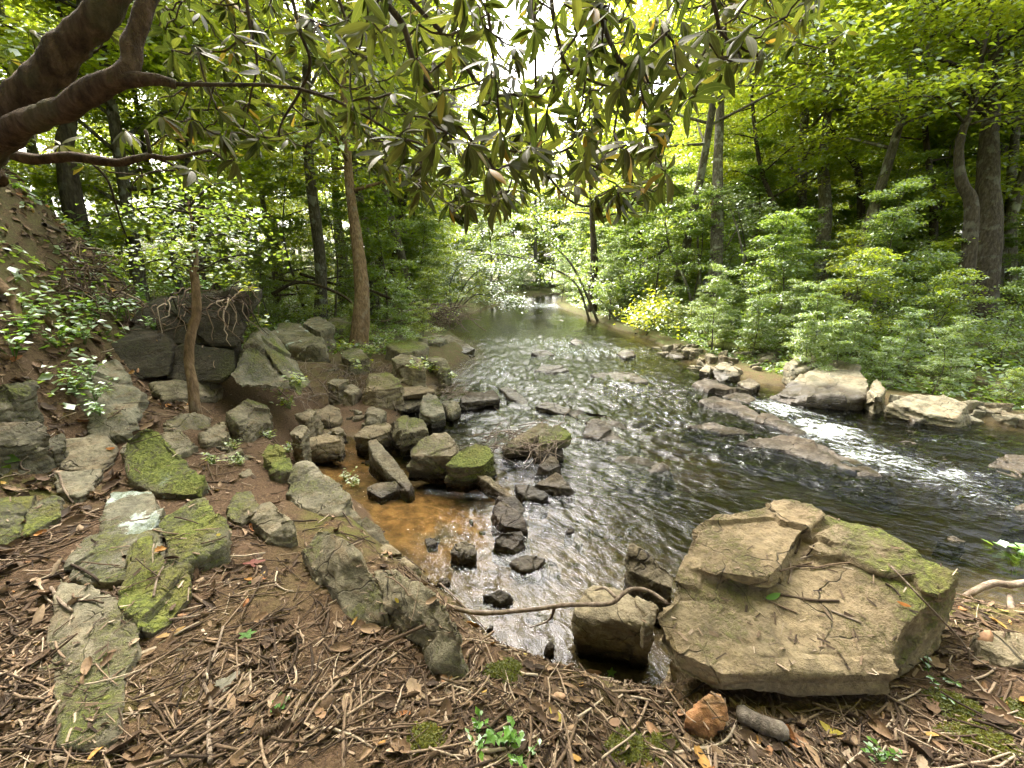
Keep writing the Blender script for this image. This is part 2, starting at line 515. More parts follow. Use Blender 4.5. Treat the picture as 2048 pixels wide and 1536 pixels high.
# rapids: photo pixel blobs (u, v, radius along u, radius along v, amount)
RAPIDS = [(1090, 690, 170, 12, .85), (1180, 705, 200, 14, .9), (1000, 740, 90, 40, .75), (1250, 760, 190, 45, .7), (1090, 790, 120, 30, .55), (1330, 830, 150, 40, .65), (1180, 960, 120, 40, .4), (1420, 900, 140, 20, .5),
          (1560, 815, 60, 35, 1.0), (1640, 855, 110, 40, 1.1), (1740, 905, 130, 45, 1.0), (1880, 945, 130, 50, .9), (1480, 890, 140, 25, .55), (1700, 960, 130, 25, .55),
          (2000, 1000, 120, 60, .65), (1900, 880, 120, 20, .6), (1540, 935, 120, 20, .4), (1380, 925, 90, 25, .35), (1115, 640, 120, 9, .7), (1095, 615, 60, 9, 1.0), (1820, 830, 90, 15, .4), (1230, 850, 60, 30, .3)]
def build_water():
    ang = np.radians(np.concatenate([np.linspace(-42, 70, 620), np.linspace(70.5, 100, 30)]))
    r = np.concatenate([np.geomspace(1.3, 16, 340), np.geomspace(16.3, 42, 60)])
    A, R = np.meshgrid(ang, r)
    x = (R * np.sin(A)).ravel(); y = (R * np.cos(A)).ravel()
    d = poly_sd(x, y)
    wz = water_z(x, y)
    u, v, dep = project(np.stack([x, y, wz], 1))
    foam = np.zeros_like(x)
    for (pu, pv, ru, rv, am) in RAPIDS:       # blobs are laid on the water plane, round each rapid's own place
        c = PZ(pu, pv, 0.05); e1 = PZ(pu + ru, pv, 0.05) - c; e2 = PZ(pu, pv - rv, 0.05) - c
        q = ((x - c[0]) ** 2 / (e1[0] ** 2 + 1e-6)) + ((y - c[1]) ** 2 / (e2[1] ** 2 + .02))
        foam = np.maximum(foam, am * np.exp(-q * .9))
    fx = np.interp(y, FLOW_DIR[::-1, 0], FLOW_DIR[::-1, 1]); fy = np.interp(y, FLOW_DIR[::-1, 0], FLOW_DIR[::-1, 2])
    nl = np.hypot(fx, fy); fx /= nl; fy /= nl
    nacr = (x - xr_of(y)) * np.abs(fy) + np.zeros_like(x)
    s = np.where(True, x * .45 - y * .9, 0)
    # waves
    calm = smooth(.0, .5, -d) * (.35 + .65 * smooth(2.0, 5.0, np.hypot(x, y)))
    pool = np.exp(-((x + .9) ** 2 + (y - 3.5) ** 2) / .5) + np.exp(-((x + 1.9) ** 2 + (y - 4.5) ** 2) / .6)
    calm *= 1 - .8 * np.clip(pool, 0, 1)
    far_calm = 1 - .75 * smooth(13, 16, y)
    P = np.stack([s * 2.6, nacr * 5.2, np.full_like(x, .5)], 1)
    w = fbm(P, 4, 71, .55)
    w2 = fbm(np.stack([s * 5.5, nacr * 9.0, np.full_like(x, .9)], 1), 3, 75, .6)
    ridge = 1 - np.abs(w2) * 2
    amp = (.013 + .040 * np.clip(foam, 0, 1)) * calm * far_calm
    z = wz + amp * (w * 1.6 + ridge * .8)
    V = np.stack([x, y, z], 1)
    na, nr = len(ang), len(r)
    i = np.arange(nr - 1)[:, None] * na; j = np.arange(na - 1)[None, :]
    Q = np.stack([i + j, i + j + 1, i + na + j + 1, i + na + j], -1).reshape(-1, 4)
    keep = (d[Q].min(1) < .25)
    Q = Q[keep]
    used = np.zeros(len(V), bool); used[Q.ravel()] = True
    idx = np.cumsum(used) - 1
    Q = idx[Q]
    ripple = (.55 + .45 * np.clip(foam * 1.5, 0, 1)) * far_calm * (1 - .55 * np.clip(pool, 0, 1))
    deep = smooth(.05, .6, -d) * smooth(2.6, 5.0, np.hypot(x, y) + .9 * np.maximum(x - .2, 0)) * (1 - .7 * np.clip(pool, 0, 1))
    me = mk_mesh('creek_water', V[used], [Q], [water_material()], True, dict(foam=foam[used], ripple=ripple[used], deep=deep[used]), np.stack([s, nacr], 1)[used])
    return tag(link('creek_water', me), kind='structure', label='clear rippling creek running over rocks with white rapids')
creek = build_water()
# ================================================================== rocks
def rock_material():
    t = NT('sandstone')
    tc = t.n('ShaderNodeTexCoord'); oc = tc.outputs['Object']
    geo = t.n('ShaderNodeNewGeometry')
    oi = t.n('ShaderNodeObjectInfo')
    sepn = t.n('ShaderNodeSeparateXYZ'); t.l(geo.outputs['Normal'], sepn.inputs[0])
    sepp = t.n('ShaderNodeSeparateXYZ'); t.l(geo.outputs['Position'], sepp.inputs[0])
    nz, pz = sepn.outputs['Z'], sepp.outputs['Z']
    off = t.n('ShaderNodeVectorMath', operation='ADD'); t.l(oc, off.inputs[0])
    cmb = t.n('ShaderNodeCombineXYZ')
    for k in range(3): t.l(t.math('MULTIPLY', oi.outputs['Random'], 37.0 + 11 * k), cmb.inputs[k])
    t.l(cmb.outputs[0], off.inputs[1])
    p = off.outputs[0]
    moss, lichen, warm, dark, wetp, orange = (t.attr(k, 'OBJECT') for k in ('moss_cover', 'lichen_cover', 'warmth', 'darkness', 'wet_height', 'rust'))
    sepo = t.n('ShaderNodeSeparateXYZ'); t.l(oc, sepo.inputs[0])
    flank = t.math('MULTIPLY', t.attr('moss_flank', 'OBJECT'), t.step(sepo.outputs['X'], .05, .55))
    big, mid, fine, grit = t.noise(p, 2.6, 4), t.noise(p, 10, 5, .6, .4), t.noise(p, 46, 5, .65), t.noise(p, 190, 3, .7)
    st = t.n('ShaderNodeMapping'); t.l(p, st.inputs[0]); st.inputs['Scale'].default_value = (1.2, 1.2, 9.0); st.inputs['Rotation'].default_value = (.25, .15, 0)
    strat = t.noise(st.outputs[0], 3.2, 5, .6, .5)
    grey = t.ramp(mid, [(.25, (.070, .066, .046)), (.5, (.145, .135, .092)), (.75, (.24, .22, .155))])
    tan = t.ramp(mid, [(.25, (.10, .074, .040)), (.5, (.205, .152, .084)), (.75, (.32, .245, .145))])
    col = t.mix(t.math('ADD', warm, t.math('MULTIPLY', t.math('SUBTRACT', big, .5), .9), clamp=True), grey, tan)
    col = t.mix(orange, col, t.ramp(mid, [(.25, (.20, .085, .030)), (.55, (.42, .20, .085)), (.8, (.50, .32, .18))]))
    col = t.mix(t.math('MULTIPLY', t.step(strat, .50, .68), .5), col, (.17, .115, .06))
    spk = t.ramp(fine, [(.28, .45), (.5, 1.0), (.75, 1.35)])
    col = t.mix(.75, col, spk, 'MULTIPLY')
    col = t.mix(t.math('MULTIPLY', t.step(grit, .58, .72), .45), col, (.06, .05, .03))
    # hairline cracks
    vo = t.n('ShaderNodeTexVoronoi', feature='DISTANCE_TO_EDGE')
    wp = t.n('ShaderNodeVectorMath', operation='ADD'); t.l(p, wp.inputs[0])
    wn = t.n('ShaderNodeTexNoise'); t.l(p, wn.inputs['Vector']); wn.inputs['Scale'].default_value = 5.0
    sc = t.n('ShaderNodeVectorMath', operation='SCALE'); t.l(wn.outputs['Color'], sc.inputs[0]); sc.inputs['Scale'].default_value = .22
    t.l(sc.outputs[0], wp.inputs[1]); t.l(wp.outputs[0], vo.inputs['Vector']); vo.inputs['Scale'].default_value = 3.2
    crack = t.math('MULTIPLY', t.math('SUBTRACT', 1.0, t.step(vo.outputs['Distance'], 0.0, .018)), t.step(big, .42, .58))
    col = t.mix(t.math('MULTIPLY', crack, .75), col, (.035, .028, .018))
    # whitish lichen
    ln = t.math('ADD', t.math('MULTIPLY', t.noise(p, 4.2, 3, .5, .3), .75), t.math('MULTIPLY', fine, .25))
    lth = t.math('SUBTRACT', .80, t.math('MULTIPLY', lichen, .40))
    lf = t.math('DIVIDE', t.math('SUBTRACT', ln, lth), .025, clamp=True)
    lf = t.math('MULTIPLY', lf, t.step(lichen, .01, .05))
    lcol = t.ramp(grit, [(.3, (.22, .26, .22)), (.55, (.40, .46, .41)), (.8, (.58, .63, .57))])
    col = t.mix(t.math('MULTIPLY', lf, .92), col, lcol)
    # moss on the upper faces
    mn = t.math('ADD', t.math('MULTIPLY', t.noise(p, 2.3, 4, .6), 1.0), t.math('SUBTRACT', t.math('MULTIPLY', fine, .45), .225))
    mv = t.math('ADD', t.math('MULTIPLY', nz, .20), t.math('ADD', mn, t.math('SUBTRACT', t.math('MULTIPLY', t.math('ADD', moss, flank), .62), .92)))
    mf = t.math('DIVIDE', t.math('ADD', mv, t.math('MULTIPLY', t.math('SUBTRACT', grit, .5), .22)), .20, clamp=True)
    mf = t.math('MULTIPLY', mf, t.step(moss, .01, .06))
    mcol = t.ramp(fine, [(.3, (.045, .055, .008)), (.5, (.12, .145, .018)), (.72, (.23, .25, .045))])
    mcol = t.mix(t.math('MULTIPLY', t.step(big, .45, .62), .45), mcol, (.16, .12, .03))
    col = t.mix(t.math('MULTIPLY', mf, .93), col, mcol)
    # brown river slime and wet stone near the waterline
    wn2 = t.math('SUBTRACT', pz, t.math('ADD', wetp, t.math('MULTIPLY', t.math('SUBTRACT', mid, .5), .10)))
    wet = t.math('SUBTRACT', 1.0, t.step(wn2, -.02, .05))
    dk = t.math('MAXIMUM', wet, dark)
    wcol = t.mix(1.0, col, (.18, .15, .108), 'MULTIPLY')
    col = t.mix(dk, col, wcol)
    rough = t.math('SUBTRACT', .90, t.math('MULTIPLY', wet, .55))
    hgt = t.math('ADD', t.math('ADD', t.math('MULTIPLY', fine, .8), t.math('MULTIPLY', grit, .25)),
                 t.math('ADD', t.math('MULTIPLY', strat, .9), t.math('SUBTRACT', t.math('MULTIPLY', t.math('MULTIPLY', mf, fine), 2.0), t.math('MULTIPLY', crack, 1.2))))
    nor = t.bump(hgt, .9, .018)
    return t.done(t.principled(col, rough, nor, .35))
ROCK = rock_material()

class RockJob: pass
ROCK_JOBS = []
def prism(top, bot=None, ext=None, flare=1.06, shift=(0, 0)):
    """closed prism from a ring of 3-D points: down to height bot, or along the vector ext"""
    top = np.asarray(top, dtype=float)
    if ext is not None:
        b = top + np.asarray(ext, float)
    else:
        c = top.mean(0)
        b = c + (top - c) * flare + np.array([shift[0], shift[1], 0])
        b[:, 2] = bot
    return top, b
ZS = 1.0
def _simple(P):
    n = len(P)
    def cr(a, b, c): return (b[0] - a[0]) * (c[1] - a[1]) - (b[1] - a[1]) * (c[0] - a[0])
    for i in range(n):
        for k in range(i + 2, n):
            if i == 0 and k == n - 1: continue
            a, b, c, d = P[i], P[(i + 1) % n], P[k], P[(k + 1) % n]
            if cr(a, b, c) * cr(a, b, d) < 0 and cr(c, d, a) * cr(c, d, b) < 0: return False
    return True
def _area(P):
    x, y = P[:, 0], P[:, 1]
    return abs((x * np.roll(y, -1) - y * np.roll(x, -1)).sum()) / 2
def zr(pts, bot, flare=1.06, shift=(0, 0)):
    """top outline given as photo pixels with a height each: (u, v, z); too steep a top is eased until its plan is sound"""
    pts = [(u, v, z * ZS) for (u, v, z) in pts]
    zm = float(np.mean([p[2] for p in pts]))
    flat = np.array([PZ(u, v, zm) for (u, v, z) in pts])
    for k in (1, .85, .7, .55, .4, .25, .1, 0):
        P = np.array([PZ(u, v, zm + (z - zm) * k) for (u, v, z) in pts])
        if _simple(P) and _area(P) > .5 * _area(flat): break
    return prism(P, bot, None, flare, shift)
def gr(pts, deep=.3, flare=1.10, shift=(0, 0), grow=1.07):
    """top outline given as photo pixels with a height above the local ground each: (u, v, h)"""
    def solve(u, v, h):
        d = ray(u, v); ts = np.arange(.7, 12, .01)
        Q = CAM[None] + ts[:, None] * d[None]
        i = np.nonzero(Q[:, 2] <= near_land(Q[:, 0], Q[:, 1]) + h)[0]
        return Q[i[0]] if len(i) else Q[-1]
    mu, mv_ = np.mean([p[0] for p in pts]), np.mean([p[1] for p in pts])
    pts = [(mu + (u - mu) * grow, mv_ + (v - mv_) * grow, h) for (u, v, h) in pts]
    hm = float(np.mean([p[2] for p in pts]))
    flat = np.array([solve(u, v, hm) for (u, v, h) in pts])
    for k in (1, .8, .6, .4, .2, 0):
        P = np.array([solve(u, v, hm + (h - hm) * k) for (u, v, h) in pts])
        if _simple(P) and _area(P) > .45 * _area(flat): break
    return prism(P, P[:, 2].min() - deep, None, flare, shift)
def dr(pts, ext):
    """face outline given as photo pixels with a depth each: (u, v, depth), pushed back along ext"""
    return prism([PD(u, v, d) for (u, v, d) in pts], None, ext)
def rock(name, label, prisms, cat='rock', group=None, moss=0., lichen=0., warm=.35, dark=0., wet=None, chips=4, seed=None,
         disp=1.0, voxel=None, cracks=(), strata=1.0, parent=None, rust=0., flank=0.):
    j = RockJob()
    if isinstance(prisms, tuple): prisms = [prisms]
    j.name, j.label, j.cat, j.group, j.prisms = name, label, cat, group, prisms
    if ZS == .72:
        vr = np.random.default_rng(len(ROCK_JOBS))
        wet = .06 if wet is None else wet; dark = min(1, dark + vr.uniform(0, .35)); warm = warm + vr.uniform(-.2, .3); moss = moss + vr.uniform(0, .14)
    j.p = dict(moss_cover=moss, lichen_cover=lichen, warmth=warm, darkness=dark, rust=rust, moss_flank=flank)
    j.wet, j.chips, j.disp, j.voxel, j.cracks, j.strata, j.parent = wet, chips, disp, voxel, cracks, strata, parent
    j.seed = seed if seed is not None else len(ROCK_JOBS) * 7 + 3
    ROCK_JOBS.append(j)
    return j
def prism_bmesh(bm_all, top, bot, rng, chips):
    bm = bmesh.new()
    n = len(top)
    a = [bm.verts.new(p) for p in top]; b = [bm.verts.new(p) for p in bot]
    bm.faces.new(a); bm.faces.new(b[::-1])
    for i in range(n):
        bm.faces.new([a[(i + 1) % n], a[i], b[i], b[(i + 1) % n]])
    bmesh.ops.triangulate(bm, faces=bm.faces[:])
    bmesh.ops.recalc_face_normals(bm, faces=bm.faces[:])
    P = np.vstack([top, bot]); c = P.mean(0); ext = P.max(0) - P.min(0); size = np.linalg.norm(ext)
    for k in range(chips):
        d = rng.normal(size=3); d[2] = d[2] * .6 + .25
        d /= np.linalg.norm(d)
        sup = ((P - c) @ d).max()
        cut = sup - (0.02 + 0.085 * rng.random() ** 1.3) * size
        co = c + d * cut
        g = bm.verts[:] + bm.edges[:] + bm.faces[:]
        bmesh.ops.bisect_plane(bm, geom=g, plane_co=Vector(co), plane_no=Vector(d), clear_outer=True)
        be = [e for e in bm.edges if e.is_boundary]
        if be: bmesh.ops.holes_fill(bm, edges=be, sides=0)
    bmesh.ops.triangulate(bm, faces=bm.faces[:])
    bmesh.ops.recalc_face_normals(bm, faces=bm.faces[:])
    tmp = bpy.data.meshes.new('tmp'); bm.to_mesh(tmp); bm.free()
    bm_all.from_mesh(tmp); bpy.data.meshes.remove(tmp)
def finish_rocks():
    """voxel-join every rock's blocks, then weather the surface"""
    tmps = []
    for j in ROCK_JOBS:
        rng = np.random.default_rng(j.seed)
        allp = np.vstack([np.vstack(p) for p in j.prisms])
        j.org = np.array([*(allp[:, :2].min(0) + allp[:, :2].max(0)) / 2, allp[:, 2].min()])
        bm = bmesh.new()
        for (a, b) in j.prisms:
            prism_bmesh(bm, a - j.org, b - j.org, rng, j.chips)
        me = bpy.data.meshes.new('tmp'); bm.to_mesh(me); bm.free()
        o = bpy.data.objects.new('tmp', me); COL.objects.link(o)
        ext = allp.max(0) - allp.min(0)
        size = float(np.sort(ext)[1:].mean())
        _, _, dep = project(allp.mean(0)[None])
        j.size = size
        vx = j.voxel or max(size / 46, 0.0024 * float(dep[0]), .006)
        md = o.modifiers.new('r', 'REMESH'); md.mode = 'VOXEL'; md.voxel_size = min(vx, float(ext.min()) / 2.6); md.use_smooth_shade = True
        tmps.append(o)
    bpy.context.view_layer.update()
    dg = bpy.context.evaluated_depsgraph_get()
    for j, o in zip(ROCK_JOBS, tmps):
        me = bpy.data.meshes.new_from_object(o.evaluated_get(dg))
        me.name = j.name
        n = len(me.vertices)
        co = np.empty(n * 3, np.float32); me.vertices.foreach_get('co', co); co = co.reshape(-1, 3).astype(float)
        no = np.empty(n * 3, np.float32); me.vertices.foreach_get('normal', no); no = no.reshape(-1, 3).astype(float)
        s = j.size
        rng = np.random.default_rng(j.seed + 999)
        q = co + j.seed * 1.37
        lo = fbm(q * (2.2 / s), 3, j.seed) * .042 * s
        md_ = fbm(q * (7.0 / s), 4, j.seed + 5) * .030 * s
        fine = fbm(q * 34, 3, j.seed + 9) * .0058
        bd = np.array([rng.normal() * .25, rng.normal() * .25, 1.0]); bd /= np.linalg.norm(bd)
        lay = (co @ bd) / (.055 + .03 * rng.random()) + 1.6 * fbm(q * (3.0 / s), 2, j.seed + 3)
        f = lay - np.floor(lay)
        steps = (_hash(np.floor(lay).astype(np.int64), np.zeros(n, np.int64), np.zeros(n, np.int64), j.seed) - .5) * .024 - .014 * np.exp(-((f - .5) / .09) ** 2)
        side = 1 - np.abs(no @ bd)
        # angular chipping: flat facets from a coarse cell pattern
        cells = rng.normal(size=(14, 3)) * s * .5 + co.mean(0)
        cd = rng.normal(size=(14, 3)); cd /= np.linalg.norm(cd, axis=1)[:, None]
        di = ((co[:, None, :] - cells[None]) ** 2).sum(2).argmin(1)
        facet = ((co - cells[di]) * cd[di]).sum(1) * .09
        facet = np.clip(facet, -.028 * s, .028 * s)
        dsp = (lo + md_ + facet + steps * side * j.strata * min(1, s * 2.2)) * j.disp + fine * min(1, s * 3)
        for (pl, depth, wid) in j.cracks:
            pl = np.asarray([PZ(*p) for p in pl]) - j.org
            dm = np.full(n, 9.0)
            for i in range(len(pl) - 1):
                a, b = pl[i], pl[i + 1]; e = b - a
                tt = np.clip(((co - a) @ e) / (e @ e), 0, 1)
                dm = np.minimum(dm, np.linalg.norm((co - a - tt[:, None] * e)[:, :2], axis=1))
            dsp = dsp - depth * np.exp(-(dm / wid) ** 2) * (no[:, 2] > .2)
        co = co + no * dsp[:, None]
        me.vertices.foreach_set('co', co.astype(np.float32).ravel())
        me.materials.clear(); me.materials.append(ROCK)
        me.update()
        me.set_sharp_from_angle(angle=rad(48))
        ro = link(j.name, me, None, j.org)
        if j.parent is not None:
            ro.parent = j.parent; ro.matrix_parent_inverse = Matrix.Identity(4); ro.location = Vector(j.org) - j.parent.location
        else:
            tag(ro, j.label, j.cat, j.group)
        for k, v_ in j.p.items(): ro[k] = float(v_)
        ro['wet_height'] = float(j.wet if j.wet is not None else -1.0)
        j.obj = ro; j.me = me
    for o in tmps:
        m = o.data; bpy.data.objects.remove(o); bpy.data.meshes.remove(m)

# ---- the great slab boulder at the near bank
rock('slab_boulder', 'huge tan sandstone slab boulder with moss patches and stacked upper ledges on the near bank', [
    zr([(1304, 1222, .63), (1341, 1190, .66), (1362, 1135, .70), (1394, 1062, .73), (1430, 1034, .75), (1540, 1020, .78), (1660, 1028, .78), (1760, 1060, .76), (1845, 1118, .75),
        (1912, 1146, .72), (1890, 1188, .71), (1812, 1252, .66), (1803, 1300, .62), (1804, 1352, .57), (1700, 1350, .56), (1560, 1342, .56), (1440, 1352, .56), (1372, 1345, .56), (1338, 1290, .58)], .46, .97),
    zr([(1345, 1212, .60), (1400, 1100, .66), (1560, 1040, .7), (1800, 1100, .68), (1906, 1160, .66), (1890, 1230, .60), (1815, 1330, .5), (1640, 1330, .5), (1420, 1310, .52)], -.05, 1.02),
    zr([(1364, 1128, .70), (1394, 1062, .75), (1431, 1032, .77), (1500, 1022, .79), (1565, 995, .82), (1612, 998, .82), (1652, 1027, .81), (1602, 1066, .80), (1572, 1122, .77), (1545, 1152, .75), (1480, 1148, .74), (1420, 1142, .72)], .68, 1.0),
    zr([(1604, 1082, .78), (1640, 1042, .80), (1716, 1040, .80), (1806, 1084, .79), (1866, 1132, .77), (1830, 1150, .75), (1760, 1142, .74), (1690, 1112, .75), (1640, 1104, .76)], .68, 1.0),
    zr([(1830, 1150, .75), (1880, 1132, .78), (1917, 1149, .77), (1900, 1176, .75), (1880, 1190, .74), (1845, 1178, .74)], .6, 1.0)],
    'boulder', moss=.27, flank=.46, lichen=.26, warm=.95, voxel=.0105, chips=1, disp=.62, seed=5,
    cracks=[([(1466, 1150, .74), (1460, 1190, .70), (1452, 1230, .66), (1420, 1290, .62)], .008, .006), ([(1340, 1190, .67), (1400, 1183, .68), (1470, 1186, .69)], .012, .008),
            ([(1455, 1245, .64), (1480, 1270, .62), (1500, 1278, .62)], .010, .007), ([(1470, 1062, .84), (1460, 1090, .82), (1452, 1130, .80)], .015, .009),
            ([(1520, 1305, .6), (1640, 1300, .6), (1790, 1318, .58)], .008, .006)])
rock('block', 'flat topped tan block leaning between the slab boulder and the near pool', zr([(1150, 1208, .24), (1166, 1170, .27), (1186, 1153, .29), (1246, 1178, .30), (1312, 1212, .32), (1306, 1252, .28), (1230, 1240, .25), (1152, 1236, .22)], -.06, .98), 'rock', warm=.55, chips=3, wet=.05, disp=.8)
rock('block', 'dark upright wedge of stone wedged behind the slab boulder edge', zr([(1247, 1112, .26), (1262, 1085, .32), (1284, 1096, .32), (1350, 1148, .30), (1346, 1176, .26), (1300, 1160, .22), (1255, 1140, .2)], -.1, 1.0), 'rock', warm=.4, dark=.55, wet=.1, chips=3)
rock('orange_stone', 'small orange weathered stone in front of the slab boulder', [zr([(1370, 1440, .46), (1376, 1412, .50), (1396, 1390, .53), (1440, 1390, .53), (1454, 1412, .51), (1456, 1450, .46), (1420, 1466, .44)], .38, 1.1)], 'stone', warm=1., rust=.9, chips=5, disp=1.3)
rock('small_stone', 'pale chip of stone against the left tip of the slab boulder', zr([(1284, 1236, .45), (1296, 1222, .47), (1308, 1228, .47), (1306, 1246, .44), (1290, 1252, .43)], .3, 1.0), 'stone', warm=.5)
rock('flat_rock', 'tan flat rock at the right edge below the mossy boulder flank', zr([(1950, 1262, .50), (2000, 1250, .52), (2080, 1262, .52), (2100, 1310, .5), (2020, 1330, .47), (1960, 1310, .46)], .25), 'rock', warm=.5)

# ---- slabs and ridges of the near left bank
rock('mossy_wedge', 'mossy wedge shaped rock with a white lichen crest standing on the left bank', gr([(283, 856, .36), (318, 862, .34), (360, 905, .24), (397, 950, .12), (391, 984, .02), (330, 988, .02), (262, 962, .03), (247, 905, .18), (252, 878, .28)], .3, 1.06, (0, .10)), 'rock', moss=.66, lichen=.50, warm=.2, chips=2, seed=21)
rock('lichen_slab', 'grey bedrock slab with one large pale blue lichen patch', gr([(196, 1052, .05), (228, 992, .09), (302, 984, .10), (322, 1018, .09), (305, 1060, .07), (262, 1078, .06), (206, 1080, .06)]), 'rock slab', moss=.3, lichen=.66, warm=.1, chips=1, seed=33)
rock('mossy_slab', 'broad mossy bedrock slab beside the pale lichen slab', gr([(318, 1052, .07), (345, 1008, .10), (410, 998, .12), (449, 1048, .12), (440, 1096, .09), (372, 1124, .06), (334, 1100, .05)]), 'rock slab', moss=.62, warm=.2, chips=1, seed=35)
rock('bedrock_slab', 'grey triangular bedrock slab below the pale lichen patch', gr([(142, 1134, .03), (178, 1078, .06), (258, 1080, .07), (312, 1064, .05), (322, 1120, .04), (262, 1156, .04), (178, 1164, .03)]), 'rock slab', moss=.36, lichen=.25, warm=.1, chips=1)
rock('mossy_ridge', 'narrow mossy ridge of bedrock running down the left bank', gr([(256, 1092, .10), (300, 1068, .11), (322, 1122, .11), (372, 1134, .08), (380, 1178, .06), (344, 1236, .04), (292, 1254, .05), (242, 1200, .06)]), 'rock ridge', moss=.58, warm=.2, chips=1, lichen=.1)
rock('bedrock_slab', 'largest smooth olive bedrock slab at the bottom left with one small lichen spot', gr([(88, 1290, .03), (124, 1164, .05), (206, 1192, .06), (280, 1238, .06), (276, 1292, .06), (250, 1340, .05), (240, 1400, .05), (226, 1475, .04), (112, 1475, .03), (108, 1380, .03)], .25), 'rock slab', moss=.40, lichen=.22, warm=.25, chips=1, disp=.6)
rock('mossy_slab', 'mossy flat slab cut off by the left picture edge', gr([(-60, 1000, .04), (68, 990, .05), (42, 1060, .04), (-10, 1094, .03), (-70, 1080, .03)]), 'rock slab', moss=.60, warm=.1, chips=1)
rock('mossy_slab', 'small green flagstone across the gap from the left edge slab', gr([(72, 1000, .05), (114, 993, .06), (122, 1030, .05), (36, 1074, .03), (52, 1040, .04)]), 'rock slab', moss=.50, warm=.1, chips=1)
rock('flagstone', 'flat grey flagstone bare of moss on the left bank', gr([(110, 946, .05), (204, 938, .06), (170, 985, .05), (142, 1004, .04), (118, 980, .04)]), 'rock slab', warm=.1, chips=1)
rock('flagstone', 'flat brown slab strewn with twigs beside the dark left blocks', gr([(130, 884, .05), (200, 868, .06), (234, 900, .05), (190, 940, .04), (124, 932, .04)]), 'rock slab', warm=.35, chips=1)
rock('dark_block', 'dark square block with a green top at the left picture edge', gr([(-60, 772, .34), (58, 762, .36), (72, 790, .34), (14, 816, .32), (-60, 818, .32)], .35, 1.0), 'rock', moss=.45, dark=.35, warm=.1, chips=2)
rock('dark_block', 'dark boxy block below the green topped block on the left bank', gr([(-30, 846, .24), (78, 842, .25), (94, 866, .24), (84, 886, .22), (-30, 892, .22)], .35, 1.0), 'rock', dark=.5, moss=.2, warm=.1, chips=2)
rock('dark_block', 'small dark block with a pale corner next to the brown flagstone', gr([(86, 880, .14), (126, 868, .15), (133, 892, .13), (96, 906, .12)], .3, 1.0), 'rock', dark=.4, lichen=.15, warm=.1, chips=2)
rock('tilted_slab', 'smooth green tinged slab tilted against the left slope', gr([(150, 742, .12), (232, 726, .14), (280, 782, .16), (264, 850, .10), (188, 846, .06), (156, 800, .08)], .35, 1.02), 'rock slab', moss=.3, warm=.05, chips=1)
rock('tilted_slab', 'narrow grey slab leaning in front of the tilted green slab', gr([(176, 826, .10), (236, 820, .12), (262, 868, .06), (190, 874, .04)], .35, 1.02), 'rock slab', moss=.2, warm=.15, chips=1)
rock('low_rock', 'low mossy rock at the foot of the thin crooked trunk', gr([(326, 840, .06), (362, 824, .12), (414, 832, .12), (420, 852, .05), (350, 862, .04)]), 'rock', moss=.4, chips=3)
rock('low_rock', 'brown rock under the crooked trunk beside the mossy cube', gr([(400, 852, .10), (446, 840, .14), (456, 872, .08), (410, 884, .06)]), 'rock', moss=.15, warm=.4, chips=3)
rock('mossy_cube', 'dark mossy cube shaped rock right of the crooked trunk', gr([(456, 824, .20), (494, 798, .28), (528, 812, .26), (538, 840, .20), (478, 850, .18)], .35, 1.05), 'rock', moss=.45, dark=.15, chips=3)
rock('low_rock', 'flat stone left of the crooked trunk foot', gr([(312, 872, .05), (360, 858, .08), (386, 884, .06), (330, 902, .04)]), 'rock', moss=.3, chips=3)
rock('mossy_stone', 'mossy stone behind the long striped block', gr([(526, 900, .16), (540, 886, .20), (566, 900, .18), (588, 938, .10), (552, 950, .08)]), 'rock', moss=.7, chips=2)
rock('mossy_stone', 'low mossy stone in the litter between wedge and striped block', gr([(448, 1024, .05), (470, 988, .10), (500, 983, .12), (520, 1012, .10), (480, 1044, .04)]), 'rock', moss=.35, warm=.3, chips=2)
rock('striped_block', 'long striped block with grey and moss bands beside the pool', [
    zr([(570, 985, .46), (592, 925, .54), (622, 926, .54), (668, 963, .50), (716, 1004, .44), (722, 1026, .38), (655, 1036, .38), (600, 1012, .42)], .02, 1.04, (-.03, .0)),
    zr([(606, 1030, .36), (660, 1008, .40), (724, 1022, .38), (730, 1060, .28), (640, 1066, .28)], -.05, 1.02)], 'rock', moss=.36, lichen=.28, warm=.2, chips=1, seed=44)
rock('dark_block', 'dark rounded block at the pool end of the striped block', zr([(712, 1050, .30), (732, 1030, .32), (762, 1056, .28), (776, 1088, .22), (752, 1102, .20), (718, 1084, .24)], -.1, 1.04), 'rock', dark=.45, moss=.3, chips=3)
rock('small_block', 'small brown split block among twigs at the top of the litter', gr([(506, 1040, .10), (534, 1002, .17), (556, 1014, .17), (590, 1054, .12), (578, 1078, .05), (530, 1064, .05)], .2, 1.1), 'rock', warm=.35, moss=.15, chips=4)
rock('long_boulder', 'long olive boulder with a white lichen spot sloping through the litter', [
    gr([(596, 1084, .12), (612, 1062, .17), (655, 1060, .20), (700, 1086, .24), (745, 1124, .25), (765, 1168, .22), (748, 1200, .12), (712, 1222, .05), (664, 1170, .06), (630, 1136, .07)], .2, 1.04)], 'boulder', moss=.34, lichen=.30, warm=.28, chips=2, seed=61, disp=.9)
rock('long_slab', 'long olive slab running from the long boulder down to the water', [
    gr([(748, 1140, .16), (790, 1132, .20), (858, 1180, .22), (914, 1250, .22), (920, 1270, .20), (876, 1268, .12), (830, 1250, .10), (770, 1210, .10)], .4, 1.05),
    gr([(840, 1256, .06), (880, 1246, .14), (916, 1280, .16), (912, 1325, .06), (868, 1334, .03)], .3, 1.03)], 'rock slab', moss=.30, warm=.3, chips=1, seed=64)
